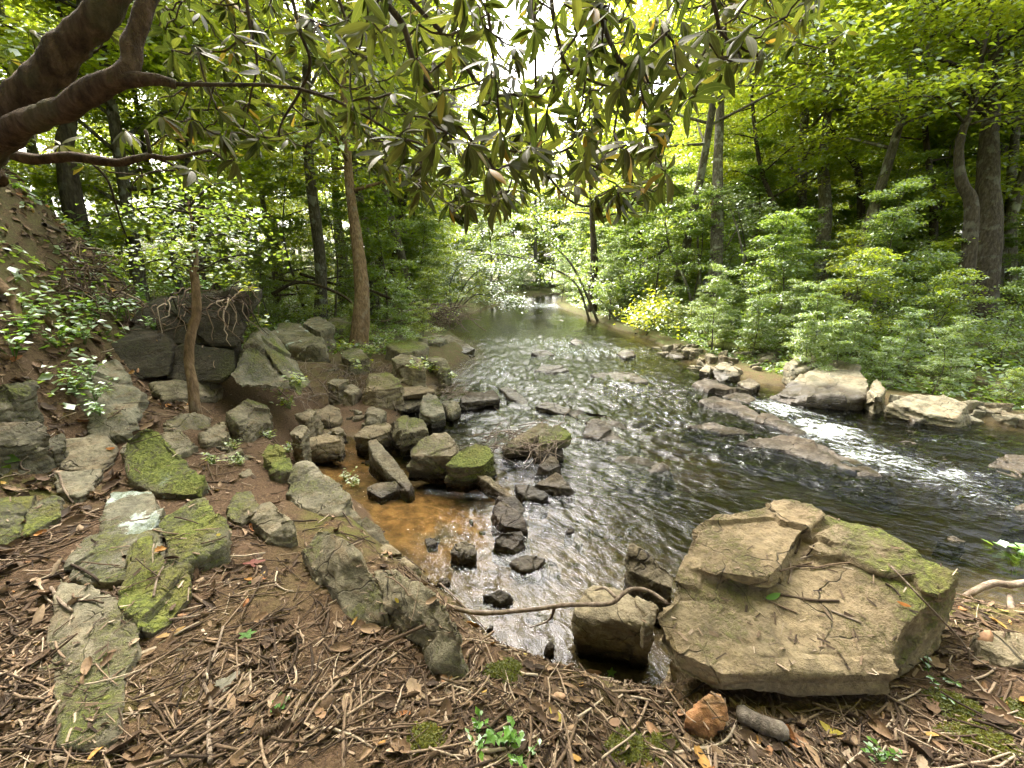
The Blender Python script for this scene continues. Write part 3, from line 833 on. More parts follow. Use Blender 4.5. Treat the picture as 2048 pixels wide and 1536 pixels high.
rock('flat_slab', 'flat pale slab between the striped block and the orange pool', zr([(752, 1110, .26), (770, 1086, .28), (800, 1104, .24), (836, 1134, .18), (848, 1148, .14), (800, 1152, .18)], -.1), 'rock slab', warm=.45, chips=1, wet=.04)
rock('slab_chip', 'thin brown slab end by the water beside the long slab', zr([(778, 1140, .26), (820, 1140, .24), (866, 1172, .16), (880, 1196, .12), (850, 1188, .16)], -.1), 'rock slab', warm=.35, dark=.2, chips=2)

# ---- the outcrop at the foot of the left hill
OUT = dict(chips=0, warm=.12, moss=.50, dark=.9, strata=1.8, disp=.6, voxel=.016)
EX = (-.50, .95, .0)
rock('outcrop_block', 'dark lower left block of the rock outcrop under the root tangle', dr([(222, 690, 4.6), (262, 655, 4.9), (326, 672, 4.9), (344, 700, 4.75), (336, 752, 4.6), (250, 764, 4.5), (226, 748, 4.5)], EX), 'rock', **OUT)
rock('outcrop_block', 'broad dark middle block of the outcrop behind the crooked trunk', dr([(336, 700, 4.8), (366, 686, 4.85), (470, 700, 4.8), (472, 740, 4.7), (440, 766, 4.6), (330, 760, 4.65)], EX), 'rock', **OUT)
rock('outcrop_block', 'tall upper block of the outcrop with a bright tilted right edge', dr([(262, 640, 5.1), (300, 600, 5.3), (420, 590, 5.2), (462, 600, 5.1), (492, 660, 4.95), (470, 694, 4.85), (356, 690, 4.95), (280, 668, 5.0)], EX), 'rock', **OUT)
rock('outcrop_block', 'overhanging top block of the outcrop on its creek side', dr([(420, 590, 5.25), (470, 576, 5.2), (518, 584, 5.1), (516, 608, 5.0), (490, 640, 4.95), (470, 640, 5.0)], EX), 'rock', **OUT)
rock('outcrop_wedge', 'leaning wedge block with a pale edge at the right of the outcrop', dr([(458, 752, 4.55), (478, 700, 4.65), (496, 690, 4.75), (540, 748, 4.75), (582, 800, 4.65), (540, 806, 4.45), (470, 780, 4.45)], (-.25, .85, .12)), 'rock', chips=2, warm=.15, moss=.42, dark=.2, lichen=.2)
rock('outcrop_slab', 'long leaning slab edge rising along the creek side of the outcrop', dr([(488, 672, 4.9), (500, 668, 5.0), (560, 742, 4.9), (602, 800, 4.7), (590, 806, 4.6), (540, 744, 4.75)], (-.2, .7, .0)), 'rock', chips=1, warm=.2, moss=.58, dark=.1)
rock('outcrop_ledge', 'flat dark ledge at the foot of the outcrop', gr([(306, 770, .10), (372, 758, .14), (434, 768, .14), (426, 792, .08), (330, 796, .06)]), 'rock', chips=2, dark=.3, moss=.3)

# ---- tumbled blocks in the creek, middle
ZS = .72
rock('beam_slab', 'long beam shaped slab lying across the left side channel', zr([(724, 789, .33), (758, 777, .37), (858, 768, .42), (870, 776, .40), (868, 783, .37), (736, 802, .30)], .16, .96, (0, .05)), 'rock slab', warm=.55, moss=.25, chips=1, disp=.5)
rock('support_block', 'block holding up the beam shaped slab', zr([(770, 800, .2), (850, 790, .22), (866, 800, .2), (800, 822, .12)], -.1), 'rock', warm=.3, dark=.4, chips=6)
rock('upright_wedge', 'rounded upright wedge beside the beam shaped slab', zr([(834, 818, .30), (846, 788, .44), (862, 782, .46), (880, 794, .40), (892, 824, .26), (862, 834, .22)], -.1, 1.12), 'rock', warm=.3, moss=.3, chips=6, disp=.8)
rock('small_block', 'small mossy block tucked right of the upright wedge', zr([(884, 800, .26), (912, 798, .27), (922, 812, .22), (900, 828, .18)], -.1), 'rock', moss=.4, chips=6)
rock('dark_beam', 'dark wet stone beam where the main current begins', zr([(920, 791, .22), (956, 783, .23), (986, 781, .23), (1000, 798, .17), (960, 802, .16), (922, 805, .16)], -.2, 1.0), 'rock', dark=.7, wet=.12, chips=1)
rock('side_block', 'pale tan block in the left side channel below the beam', zr([(722, 822, .26), (750, 810, .29), (772, 826, .25), (762, 842, .2), (726, 844, .2)], -.05, 1.05), 'rock', warm=.55, chips=6)
rock('side_block', 'wide tan block with a shaded front in the side channel', zr([(708, 872, .24), (730, 850, .30), (784, 838, .32), (782, 862, .26), (740, 878, .22)], -.08, 1.0), 'rock', warm=.5, moss=.2, chips=5)
rock('mossy_block', 'mossy topped block at the centre of the tumbled pile', zr([(782, 850, .34), (790, 834, .40), (806, 828, .42), (842, 838, .40), (862, 852, .36), (836, 862, .30), (800, 868, .30)], -.05, 1.03), 'rock', warm=.35, moss=.5, chips=6)
rock('big_block', 'largest block of the creek pile with a dark front face and olive top', zr([(812, 908, .36), (826, 890, .42), (852, 866, .50), (892, 864, .50), (922, 894, .46), (904, 912, .36), (852, 912, .33)], -.05, 1.06), 'rock', warm=.35, moss=.42, chips=5, seed=83)
rock('mossy_wedge', 'mossy wedge leaning on the right of the largest creek block', zr([(884, 940, .24), (918, 905, .38), (938, 886, .46), (976, 887, .46), (990, 908, .38), (968, 930, .26), (920, 942, .22)], -.06, 1.02), 'rock', warm=.3, moss=.6, chips=5, seed=84)
rock('plank_stone', 'plank shaped stone slanting down into the orange pool', zr([(736, 882, .32), (752, 877, .33), (786, 910, .26), (810, 942, .18), (834, 982, .06), (818, 984, .05), (776, 948, .14), (744, 908, .24)], -.12, 1.0), 'rock slab', warm=.4, chips=1, wet=.05, disp=.6)
rock('flat_rock', 'pale flat rock on the left shore of the side channel', zr([(628, 818, .28), (668, 804, .32), (684, 826, .26), (670, 840, .22), (634, 838, .22)], 0), 'rock', warm=.6, chips=6)
rock('flat_rock', 'tan flat rock at the left edge of the small orange pool', zr([(594, 880, .34), (640, 862, .38), (692, 874, .34), (690, 888, .28), (620, 892, .26), (600, 898, .27)], .0, 1.02), 'rock', warm=.55, moss=.2, chips=6)
rock('small_stone', 'little tan stone in the side channel between flat rocks', zr([(662, 860, .2), (684, 850, .22), (694, 862, .18), (674, 870, .16)], -.1), 'stone', warm=.6, chips=6)
rock('mossy_slab', 'mossy slab under a drift of twigs in the creek pile', zr([(1006, 876, .30), (1044, 848, .38), (1080, 832, .40), (1098, 838, .38), (1086, 858, .30), (1054, 884, .24), (1014, 892, .22)], -.1, 1.02), 'rock', moss=.42, warm=.3, chips=5)
rock('mossy_block', 'golden mossy block standing clear at the edge of the main current', zr([(1066, 874, .34), (1076, 856, .40), (1092, 850, .42), (1126, 854, .40), (1142, 868, .34), (1130, 882, .28), (1074, 890, .26)], .12, 1.0), 'rock', moss=.5, warm=.6, chips=6)
rock('dark_block', 'dark wet block under the golden mossy block', zr([(1062, 894, .2), (1124, 884, .22), (1134, 906, .12), (1080, 914, .1)], -.15), 'rock', dark=.6, wet=.15, chips=6)
rock('dark_stone', 'dark jagged stone with twigs caught on it', zr([(1068, 932, .14), (1090, 910, .22), (1108, 910, .22), (1124, 930, .12), (1098, 942, .08)], -.15, 1.05), 'rock', dark=.55, wet=.1, chips=6)
rock('wet_slab', 'dark brown wet slab edging the current with a sloping top', zr([(1060, 970, .12), (1112, 942, .2), (1150, 970, .10), (1134, 986, .05), (1096, 980, .08)], -.15, 1.02), 'rock slab', dark=.5, wet=.08, warm=.4, chips=5)
rock('wet_slab', 'grey wet slab with water sheen above the near riffle', zr([(1022, 968, .12), (1046, 958, .15), (1098, 988, .10), (1084, 1000, .05), (1050, 994, .06)], -.15), 'rock slab', dark=.35, wet=.16, chips=5)
rock('plank_stone', 'thin plank stone pointing at the near riffle', zr([(950, 948, .16), (974, 950, .18), (1010, 974, .16), (1036, 996, .12), (1026, 1002, .08), (990, 978, .10)], -.05, .98), 'rock slab', warm=.4, chips=1, disp=.5)
rock('thin_slab', 'short thin slab beneath the plank stone', zr([(988, 992, .10), (1034, 994, .11), (1050, 1010, .06), (1044, 1034, .0), (1024, 1020, .03)], -.15), 'rock slab', dark=.4, wet=.1, chips=5)
rock('round_boulder', 'wet round shouldered boulder between pool and riffle', zr([(984, 1022, .10), (1000, 1004, .15), (1028, 1010, .16), (1052, 1040, .12), (1056, 1060, .06), (1030, 1058, .08), (1000, 1050, .08)], -.2, 1.1), 'boulder', dark=.35, warm=.5, wet=.12, chips=4)
rock('dark_stone', 'split dark stone just below the round shouldered boulder', zr([(984, 1082, .10), (1000, 1062, .15), (1044, 1060, .15), (1052, 1082, .10), (1040, 1102, .04), (1000, 1094, .05)], -.2, 1.05), 'rock', dark=.6, wet=.12, chips=5)
rock('brown_stone', 'brown chipped stone standing in the riffle at the pool mouth', zr([(892, 1102, .10), (908, 1086, .16), (932, 1078, .18), (950, 1084, .16), (953, 1110, .08), (924, 1120, .05)], -.2, 1.05), 'rock', dark=.3, warm=.5, wet=.08, chips=5)
rock('flat_wet_stone', 'flat grey wet stone awash in the near riffle', zr([(1020, 1124, .04), (1050, 1106, .06), (1094, 1112, .06), (1076, 1136, .03), (1044, 1142, .02)], -.15), 'rock', dark=.15, wet=.05, chips=5)
rock('dark_wedge', 'black wedge of stone pointing up out of the near riffle', zr([(962, 1182, .08), (976, 1174, .12), (996, 1178, .12), (1028, 1188, .06), (1000, 1206, .0)], -.2, 1.02), 'rock', dark=.75, wet=.15, chips=6)
rock('small_stone', 'little mossy stone awash beside the pool mouth', zr([(872, 1160, .04), (896, 1148, .06), (900, 1164, .03), (882, 1172, .01)], -.12), 'stone', dark=.3, wet=.05, chips=6)
rock('small_stone', 'lone dark pebble out in the sparkling riffle', zr([(1128, 1060, .05), (1142, 1048, .08), (1150, 1052, .06), (1142, 1066, .02)], -.12), 'stone', dark=.7, wet=.1, chips=6)
rock('dark_shelf', 'dark mossy shelf at the far side of the orange pool', zr([(728, 978, .08), (752, 964, .12), (800, 962, .12), (802, 976, .07), (762, 996, .04)], -.15), 'rock', dark=.35, moss=.3, wet=.05, chips=5)
rock('small_stone', 'stone at the foot of the bank where the water ends', zr([(1084, 1292, .06), (1104, 1282, .08), (1112, 1296, .05), (1090, 1302, .04)], -.1), 'stone', warm=.5, dark=.2, chips=4)

# ---- ledges awash in the main current
ZS = .5
LED = dict(chips=1, warm=.45, dark=1.0, moss=.30, wet=.05, disp=1.2)
rock('mossy_ledge', 'long brown mossy ledge nearest the white rapids', zr([(1470, 884, .12), (1500, 868, .17), (1540, 864, .18), (1640, 886, .16), (1728, 924, .10), (1760, 946, .04), (1740, 952, .02), (1640, 924, .06), (1560, 900, .08)], -.25, 1.25), 'ledge', **LED)
rock('mossy_ledge', 'brown ledge stretching along the upper side of the white chute', zr([(1404, 800, .12), (1430, 794, .15), (1480, 806, .15), (1550, 836, .12), (1612, 868, .06), (1580, 868, .05), (1500, 836, .08), (1430, 816, .08)], -.25, 1.25), 'ledge', **LED)
rock('mossy_ledge', 'rounded ledge at the head of the white chute', zr([(1386, 764, .14), (1410, 752, .19), (1456, 772, .16), (1512, 798, .08), (1496, 806, .05), (1430, 786, .08)], -.25, 1.25), 'ledge', **LED)
rock('mossy_ledge', 'low dark ledge upstream of the long brown ledge', zr([(1376, 852, .06), (1420, 846, .09), (1466, 856, .09), (1510, 868, .05), (1450, 868, .02)], -.2, 1.25), 'ledge', **LED)
rock('mossy_ledge', 'broad brown ledge in the middle of the creek', zr([(1128, 822, .12), (1160, 814, .16), (1212, 824, .14), (1278, 868, .05), (1262, 882, .01), (1210, 864, .05)], -.25, 1.25), 'ledge', **LED)
rock('mossy_ledge', 'narrow ledge in front of the broad middle ledge', zr([(1162, 864, .08), (1178, 848, .12), (1214, 860, .10), (1270, 890, .02), (1230, 894, .0)], -.2, 1.25), 'ledge', **LED)
rock('mossy_ledge', 'low mossy hump in the current right of the tumbled pile', zr([(1214, 924, .04), (1240, 908, .09), (1290, 914, .09), (1336, 938, .02), (1296, 948, .0)], -.2, 1.3), 'ledge', **LED)
rock('creek_block', 'square dark block at the head of the broad middle ledge', zr([(1070, 812, .14), (1094, 801, .19), (1148, 816, .15), (1130, 828, .08)], -.2, 1.02), 'rock', chips=2, dark=.5, wet=.08)
rock('thin_ridge', 'thin dark ridge slanting across the current upstream of the pile', zr([(998, 776, .14), (1012, 772, .17), (1040, 788, .13), (1066, 812, .06), (1050, 812, .03), (1020, 796, .08)], -.2, 1.02), 'rock', chips=1, dark=.5, wet=.1)
rock('creek_stone', 'dark stone breaking the white water below the long ledge', zr([(1786, 884, .04), (1812, 878, .08), (1838, 888, .05), (1810, 898, .0)], -.2), 'rock', chips=3, dark=.6, wet=.1)
rock('creek_stone', 'dark boulder at the right edge of the rapids', zr([(1966, 930, .08), (2010, 906, .14), (2070, 912, .14), (2100, 950, .06), (2030, 960, .03)], -.3, 1.05), 'rock', chips=3, dark=.55, wet=.1)
rock('creek_stone', 'black rock at the right picture edge downstream', zr([(2016, 1020, .06), (2050, 1004, .12), (2100, 1020, .1), (2080, 1048, .0)], -.3, 1.05), 'rock', chips=3, dark=.7, wet=.1)
rock('creek_stone', 'flat stone awash in slack water behind the slab boulder', zr([(1872, 1080, .01), (1904, 1070, .03), (1936, 1082, .02), (1910, 1096, .0)], -.2, 1.05), 'rock', chips=2, dark=.5, wet=.1)
for pts, lb in [([(1060, 706, .2), (1086, 700, .24), (1110, 708, .19)], 'dark stone breaking the far left riffle'),
                ([(1232, 706, .2), (1256, 700, .25), (1272, 712, .18)], 'mossy stone in the right half of the far riffle'),
                ([(1140, 684, .24), (1152, 680, .27), (1168, 686, .23)], 'small black stone at the lip of the far riffle'),
                ([(1036, 642, .2), (1060, 640, .22), (1066, 645, .18)], 'low dark stone in the far pool left of centre'),
                ([(1030, 612, .36), (1046, 600, .56), (1062, 612, .34)], 'pointed rock standing in the far bend of the creek'),
                ([(1092, 642, .2), (1116, 636, .26), (1128, 644, .2)], 'dark flat stone at the right side of the far pool'),
                ([(1330, 712, .12), (1350, 704, .2), (1370, 714, .12)], 'stone breaking the current near the right shore gravel'),
                ([(1064, 740, .1), (1100, 730, .16), (1140, 742, .1)], 'long low stone awash above the middle of the creek'),
                ([(1180, 748, .1), (1230, 742, .15), (1300, 764, .07)], 'sunken slab just under the surface in mid current')]:
    (a, b, c) = pts
    rock('creek_stone', lb, zr([a, ((a[0] + b[0]) / 2, b[1] - 1, (a[2] + b[2]) / 2), b, ((c[0] + b[0]) / 2, b[1] + 1, (c[2] + b[2]) / 2), c, ((a[0] + c[0]) / 2, c[1] + 5, a[2] - .04)], -.15), 'rock', chips=2, dark=.55, moss=.15, wet=.15)

# ---- right shore
ZS = 1.0
rock('shore_boulder', 'large grey boulder with lichen on the right shore above the white chute', zr([(1522, 778, .06), (1560, 760, .20), (1596, 744, .34), (1622, 722, .48), (1662, 718, .50), (1712, 728, .48), (1746, 744, .44), (1742, 772, .30), (1732, 796, .14), (1650, 798, .08), (1580, 792, .05)], -.25, 1.03), 'boulder', lichen=.24, moss=.2, warm=.2, chips=2, wet=.22, seed=120)
rock('shore_boulder', 'smooth round grey boulder behind the large shore boulder', zr([(1574, 728, .38), (1590, 710, .46), (1624, 706, .48), (1642, 716, .46), (1622, 734, .38), (1586, 742, .34)], .05, 1.1), 'boulder', warm=.05, chips=3, seed=121)
rock('shore_rock', 'pale rounded rock at the right flank of the large shore boulder', zr([(1736, 768, .36), (1754, 756, .42), (1774, 778, .32), (1758, 796, .22), (1740, 794, .22)], -.05, 1.08), 'rock', warm=.2, chips=4)
rock('shore_slab', 'long flat pale slab along the right shore', zr([(1780, 806, .20), (1824, 786, .28), (1884, 788, .28), (1934, 804, .24), (1962, 828, .14), (1910, 838, .10), (1846, 826, .14)], -.1, 1.05), 'rock slab', warm=.25, chips=2, moss=.1)
rock('shore_rock', 'low grey rock in front of the long flat slab', zr([(1808, 822, .12), (1840, 808, .18), (1868, 820, .14), (1880, 840, .04), (1830, 842, .04)], -.15, 1.05), 'rock', warm=.1, chips=3, wet=.06)
rock('shore_rock', 'leaning grey rock at the upstream end of the right gravel', zr([(1396, 742, .12), (1416, 724, .26), (1424, 728, .26), (1420, 746, .12)], -.1, 1.05), 'rock', warm=.1, chips=3, wet=.1)
rock('shore_rock', 'blue grey rounded rock half in the water on the right', zr([(1424, 738, .16), (1450, 722, .27), (1478, 738, .18), (1480, 752, .08), (1440, 754, .08)], -.1, 1.08), 'rock', warm=.0, chips=3, wet=.12)
rock('shore_rock', 'dark driftwood coloured rock under the shore boulder', zr([(1476, 764, .14), (1500, 756, .2), (1520, 768, .12), (1500, 780, .06)], -.1), 'rock', dark=.6, chips=4, wet=.1)

# ---- stones of the far left shore
for pts, lb, kw in [
    ([(536, 668, .78), (560, 648, .9), (600, 650, .9), (650, 676, .78), (648, 696, .62), (580, 694, .6)], 'white blotched boulder on the left shore behind the outcrop', dict(lichen=.45, moss=.3)),
    ([(604, 650, .86), (618, 628, 1.0), (640, 630, 1.0), (668, 652, .84), (640, 664, .74)], 'pale topped boulder behind the blotched boulder', dict(lichen=.45)),
    ([(654, 640, .74), (690, 630, .8), (722, 636, .76), (716, 648, .66), (670, 652, .66)], 'flat mossy boulder left of the reddish trunk', dict(moss=.5)),
    ([(672, 706, .56), (688, 692, .66), (724, 698, .62), (742, 714, .5), (700, 722, .46)], 'mossy rock at the foot of the reddish trunk', dict(moss=.55)),
    ([(724, 770, .42), (732, 744, .56), (776, 744, .54), (812, 756, .46), (806, 772, .36), (750, 780, .34)], 'ochre block with hollow side just above the beam slab', dict(moss=.45, warm=.7)),
    ([(780, 716, .52), (800, 702, .6), (836, 716, .52), (852, 738, .4), (810, 740, .4)], 'long tan rock on the left shore under green weeds', dict(moss=.3, warm=.5)),
    ([(846, 716, .36), (872, 708, .42), (892, 718, .34), (870, 726, .3)], 'small mossy rock at the waterline below the wet slab', dict(moss=.4, warm=.4)),
    ([(874, 734, .3), (890, 720, .4), (902, 736, .26), (886, 744, .22)], 'cube of mossy stone right at the left waterline', dict(moss=.45)),
    ([(872, 690, .3), (884, 672, .36), (914, 676, .36), (952, 696, .18), (930, 706, .14), (890, 704, .18)], 'broad wet slab sliding into the creek on the left shore', dict(dark=.3, moss=.25, wet=.2)),
    ([(770, 690, .6), (800, 670, .7), (850, 680, .6), (860, 700, .48), (800, 706, .5)], 'mossy hummock rock among weeds on the left shore', dict(moss=.6)),
    ([(840, 680, .46), (868, 668, .52), (900, 672, .48), (880, 686, .38)], 'grey rock behind the broad wet slab', dict(warm=.1)),
    ([(590, 830, .40), (606, 818, .44), (640, 812, .42), (626, 832, .34), (600, 846, .34)], 'tan rock in the stony left shore gully', dict(warm=.55)),
    ([(578, 860, .44), (596, 846, .48), (618, 856, .42), (600, 876, .38)], 'brown rock near the mossy toe of the outcrop', dict(warm=.4)),
    ([(684, 780, .34), (700, 768, .4), (724, 776, .34), (704, 790, .28)], 'pale stone just left of the beam slab end', dict(warm=.4)),
    ([(652, 764, .4), (672, 752, .46), (700, 758, .4), (676, 772, .34)], 'long stone in the litter above the side channel', dict(warm=.35))]:
    rock('shore_rock', lb, zr(pts, pts[0][2] - .75, 1.04), 'rock', chips=3, **{**dict(warm=.25), **kw})

# ---- loose small stones: flat chips along both shores and in the side channel
_rg = np.random.default_rng(4)
STONE_MARKS = [(1420, 730, 'at the upstream end of the right gravel strip'), (1500, 735, 'left of the large shore boulder'), (1500, 712, 'below the mossy log'), (1780, 775, 'right of the large shore boulder'), (1860, 775, 'behind the long flat shore slab'), (1960, 800, 'on the right gravel beyond the long flat slab'),
               (2030, 830, 'at the right picture edge of the gravel'), (1840, 845, 'at the waterline under the long flat slab'), (1330, 700, 'at the right waterline of the far riffle'), (640, 790, 'at the upper end of the side channel'), (690, 810, 'beside the beam slab'), (640, 850, 'near the pale flat rock'),
               (740, 870, 'by the wide tan channel block'), (600, 880, 'at the toe of the mossy outcrop'), (700, 730, 'below the reddish trunk'), (660, 740, 'on the litter above the side channel'), (340, 960, 'right of the mossy wedge'), (440, 870, 'under the crooked trunk'), (480, 930, 'on the slope above the orange pool'), (540, 950, 'by the mossy stone behind the striped block'), (260, 950, 'left of the mossy wedge')]
def stone_label(cat_phrase, kw):
    def f(p, s):
        u, v, _ = project(np.array(p)[None])
        m = min(STONE_MARKS, key=lambda q: (q[0] - u[0]) ** 2 + 4 * (q[1] - v[0]) ** 2)[2]
        return ('wider ' if s > kw else 'small ') + cat_phrase + ' ' + m
    return f
def scatter_stones(n, region, name, phrase, cat, group, smin, smax, flat=.35, **kw):
    done = 0
    while done < n:
        (u0, v0, u1, v1) = region[_rg.integers(len(region))]
        p = PG(_rg.uniform(u0, u1), _rg.uniform(v0, v1))
        s = smin * (smax / smin) ** _rg.random()
        k = _rg.integers(5, 8)
        a = np.sort(_rg.random(k)) * 2 * PI
        el = _rg.uniform(.5, .9)
        th = _rg.uniform(0, PI)
        ring = np.stack([np.cos(a) * s, np.sin(a) * s * el], 1) * _rg.uniform(.75, 1.1, (k, 1))
        ring = ring @ np.array([[math.cos(th), -math.sin(th)], [math.sin(th), math.cos(th)]])
        tilt = _rg.normal(0, .18, 2)
        z = p[2] + s * flat * _rg.uniform(.5, 1.1)
        top = np.stack([p[0] + ring[:, 0], p[1] + ring[:, 1], z + ring @ tilt], 1)
        kk = {a_: (b_ if not isinstance(b_, tuple) else _rg.uniform(*b_)) for a_, b_ in kw.items()}
        rock(name, phrase(p, s) if callable(phrase) else phrase, prism(top, p[2] - s * .5, None, 1.03), cat, group, chips=2, voxel=max(s / 9, .0026 * p[1]), **kk)
        done += 1
scatter_stones(140, [(1380, 716, 1560, 760), (1750, 760, 2048, 830), (1440, 700, 1560, 726), (1780, 815, 2048, 850), (1280, 690, 1400, 716)], 'shore_stone', stone_label('flat grey stone', .13), 'stone', 'loose stones on the right shore', .06, .26, .5, warm=(0, .4), dark=(0, .35))
scatter_stones(46, [(600, 760, 720, 850), (700, 830, 800, 900), (640, 700, 760, 770), (590, 840, 660, 900)], 'channel_stone', stone_label('loose tan stone', .08), 'stone', 'loose stones in the left side channel', .04, .13, .5, warm=(.2, .8), dark=(0, .4), wet=.03)
scatter_stones(22, [(800, 890, 900, 960), (700, 870, 780, 930), (980, 880, 1060, 960)], 'pile_stone', 'small stone wedged between the tumbled creek blocks', 'stone', 'small stones in the tumbled pile', .03, .09, .6, warm=(.2, .7), dark=(0, .5), wet=.05)
scatter_stones(26, [(860, 1040, 1140, 1180), (1100, 1000, 1260, 1100), (900, 1180, 1140, 1280), (1000, 660, 1280, 690)], 'creek_pebble', 'dark wet pebble breaking the near riffle', 'stone', 'wet pebbles in the near riffle', .03, .08, .9, warm=(.2, .6), dark=(.4, .7), wet=.1)
scatter_stones(18, [(380, 840, 560, 960), (250, 900, 480, 1010)], 'bank_stone', stone_label('half buried stone', .08), 'stone', 'half buried stones on the left bank', .04, .14, .4, warm=(.1, .5), moss=(.0, .5))
finish_rocks()
# ================================================================== forest
def leaf_material(name, dark, mid, light, trans, rough=.45, tscale=1.0, gloss=.35):
    t = NT(name)
    tint = t.attr('tint')
    oi = t.n('ShaderNodeObjectInfo')
    tt = t.math('ADD', tint, t.math('MULTIPLY', t.math('SUBTRACT', oi.outputs['Random'], .5), .35), clamp=True)
    col = t.ramp(tt, [(.05, dark), (.5, mid), (.95, light)])
    d = t.n('ShaderNodeBsdfDiffuse'); t.l(col, d.inputs['Color'])
    tr = t.n('ShaderNodeBsdfTranslucent')
    tcol = t.mix(tt, trans, (trans[0] * 1.5, trans[1] * 1.12, trans[2]))
    t.l(tcol, tr.inputs['Color'])
    ad = t.n('ShaderNodeMixShader'); ad.inputs[0].default_value = .52
    t.l(d.outputs[0], ad.inputs[1]); t.l(tr.outputs[0], ad.inputs[2])
    g = t.n('ShaderNodeBsdfGlossy'); g.inputs['Roughness'].default_value = rough
    g.inputs['Color'].default_value = (.8, .85, .8, 1)
    fr = t.n('ShaderNodeFresnel'); fr.inputs['IOR'].default_value = 1.4
    m = t.n('ShaderNodeMixShader')
    t.l(t.math('MULTIPLY', fr.outputs[0], gloss * .5), m.inputs[0]); t.l(ad.outputs[0], m.inputs[1]); t.l(g.outputs[0], m.inputs[2])
    return t.done(m.outputs[0])
LEAF = leaf_material('broad_leaf', (.045, .085, .012), (.085, .145, .018), (.14, .185, .022), (.40, .56, .035))
LEAF_LOW = leaf_material('understory_leaf', (.040, .078, .016), (.075, .130, .026), (.12, .175, .035), (.26, .42, .05))
LEAF_BRIGHT = leaf_material('bright_leaf', (.07, .12, .014), (.11, .16, .018), (.16, .20, .022), (.46, .60, .03))
LEAF_PALE = leaf_material('pale_leaf', (.06, .085, .045), (.11, .14, .085), (.19, .22, .15), (.16, .26, .07), .35, 1, .7)
def bark_material(name, c0, c1, c2, lich=.0, lcol=(.36, .38, .32), fiss=1.0):
    t = NT(name)
    tc = t.n('ShaderNodeTexCoord')
    mp = t.n('ShaderNodeMapping'); t.l(tc.outputs['Object'], mp.inputs[0]); mp.inputs['Scale'].default_value = (1, 1, .28)
    a = t.noise(mp.outputs[0], 26, 5, .65, .3)
    b = t.noise(tc.outputs['Object'], 3.5, 4, .6)
    f = t.noise(tc.outputs['Object'], 110, 3, .7)
    col = t.ramp(a, [(.3, c0), (.5, c1), (.72, c2)])
    if lich: col = t.mix(t.math('MULTIPLY', t.step(b, .54, .62), lich), col, lcol)
    col = t.mix(t.math('MULTIPLY', t.step(f, .55, .7), .35), col, c0)
    return t.done(t.principled(col, .92, t.bump(t.math('ADD', a, t.math('MULTIPLY', f, .4 * fiss)), min(1.0, .9 * fiss), .015 * fiss), .2))
BARK = bark_material('grey_bark', (.035, .030, .022), (.10, .088, .065), (.20, .18, .14), .5)
BARK_DARK = bark_material('dark_bark', (.018, .014, .010), (.05, .040, .028), (.10, .082, .06), .12)
BARK_RED = bark_material('reddish_bark', (.07, .045, .025), (.17, .11, .062), (.29, .20, .12), .15)

def leaf_cloud(C, size, rng, tilt=.45, axis_out=None):
    """many small folded leaves at points C -> V, T, tint (per vertex)"""
    n = len(C)
    az = rng.uniform(0, 2 * PI, n)
    d = np.stack([np.cos(az), np.sin(az), rng.normal(-.22, .30, n)], 1)
    if axis_out is not None: d = d + axis_out * 1.0
    d /= np.linalg.norm(d, axis=1)[:, None]
    up = np.stack([rng.normal(0, tilt, n), rng.normal(0, tilt, n), np.ones(n)], 1)
    s = np.cross(d, up); s /= np.linalg.norm(s, axis=1)[:, None] + 1e-9
    nn = np.cross(s, d)
    L = size * rng.uniform(.65, 1.25, n); W = L * rng.uniform(.26, .36, n)
    fold = W * rng.uniform(-.1, .45, n)
    m = C + d * (L * .46)[:, None]
    V = np.stack([C, m + s * W[:, None] + nn * fold[:, None], C + d * L[:, None] - nn * (L * .12)[:, None], m - s * W[:, None] + nn * fold[:, None]], 1).reshape(-1, 3)
    b = np.arange(n)[:, None] * 4
    T = np.concatenate([b + np.array([[0, 2, 1]]), b + np.array([[0, 3, 2]])], 0)
    return V, T
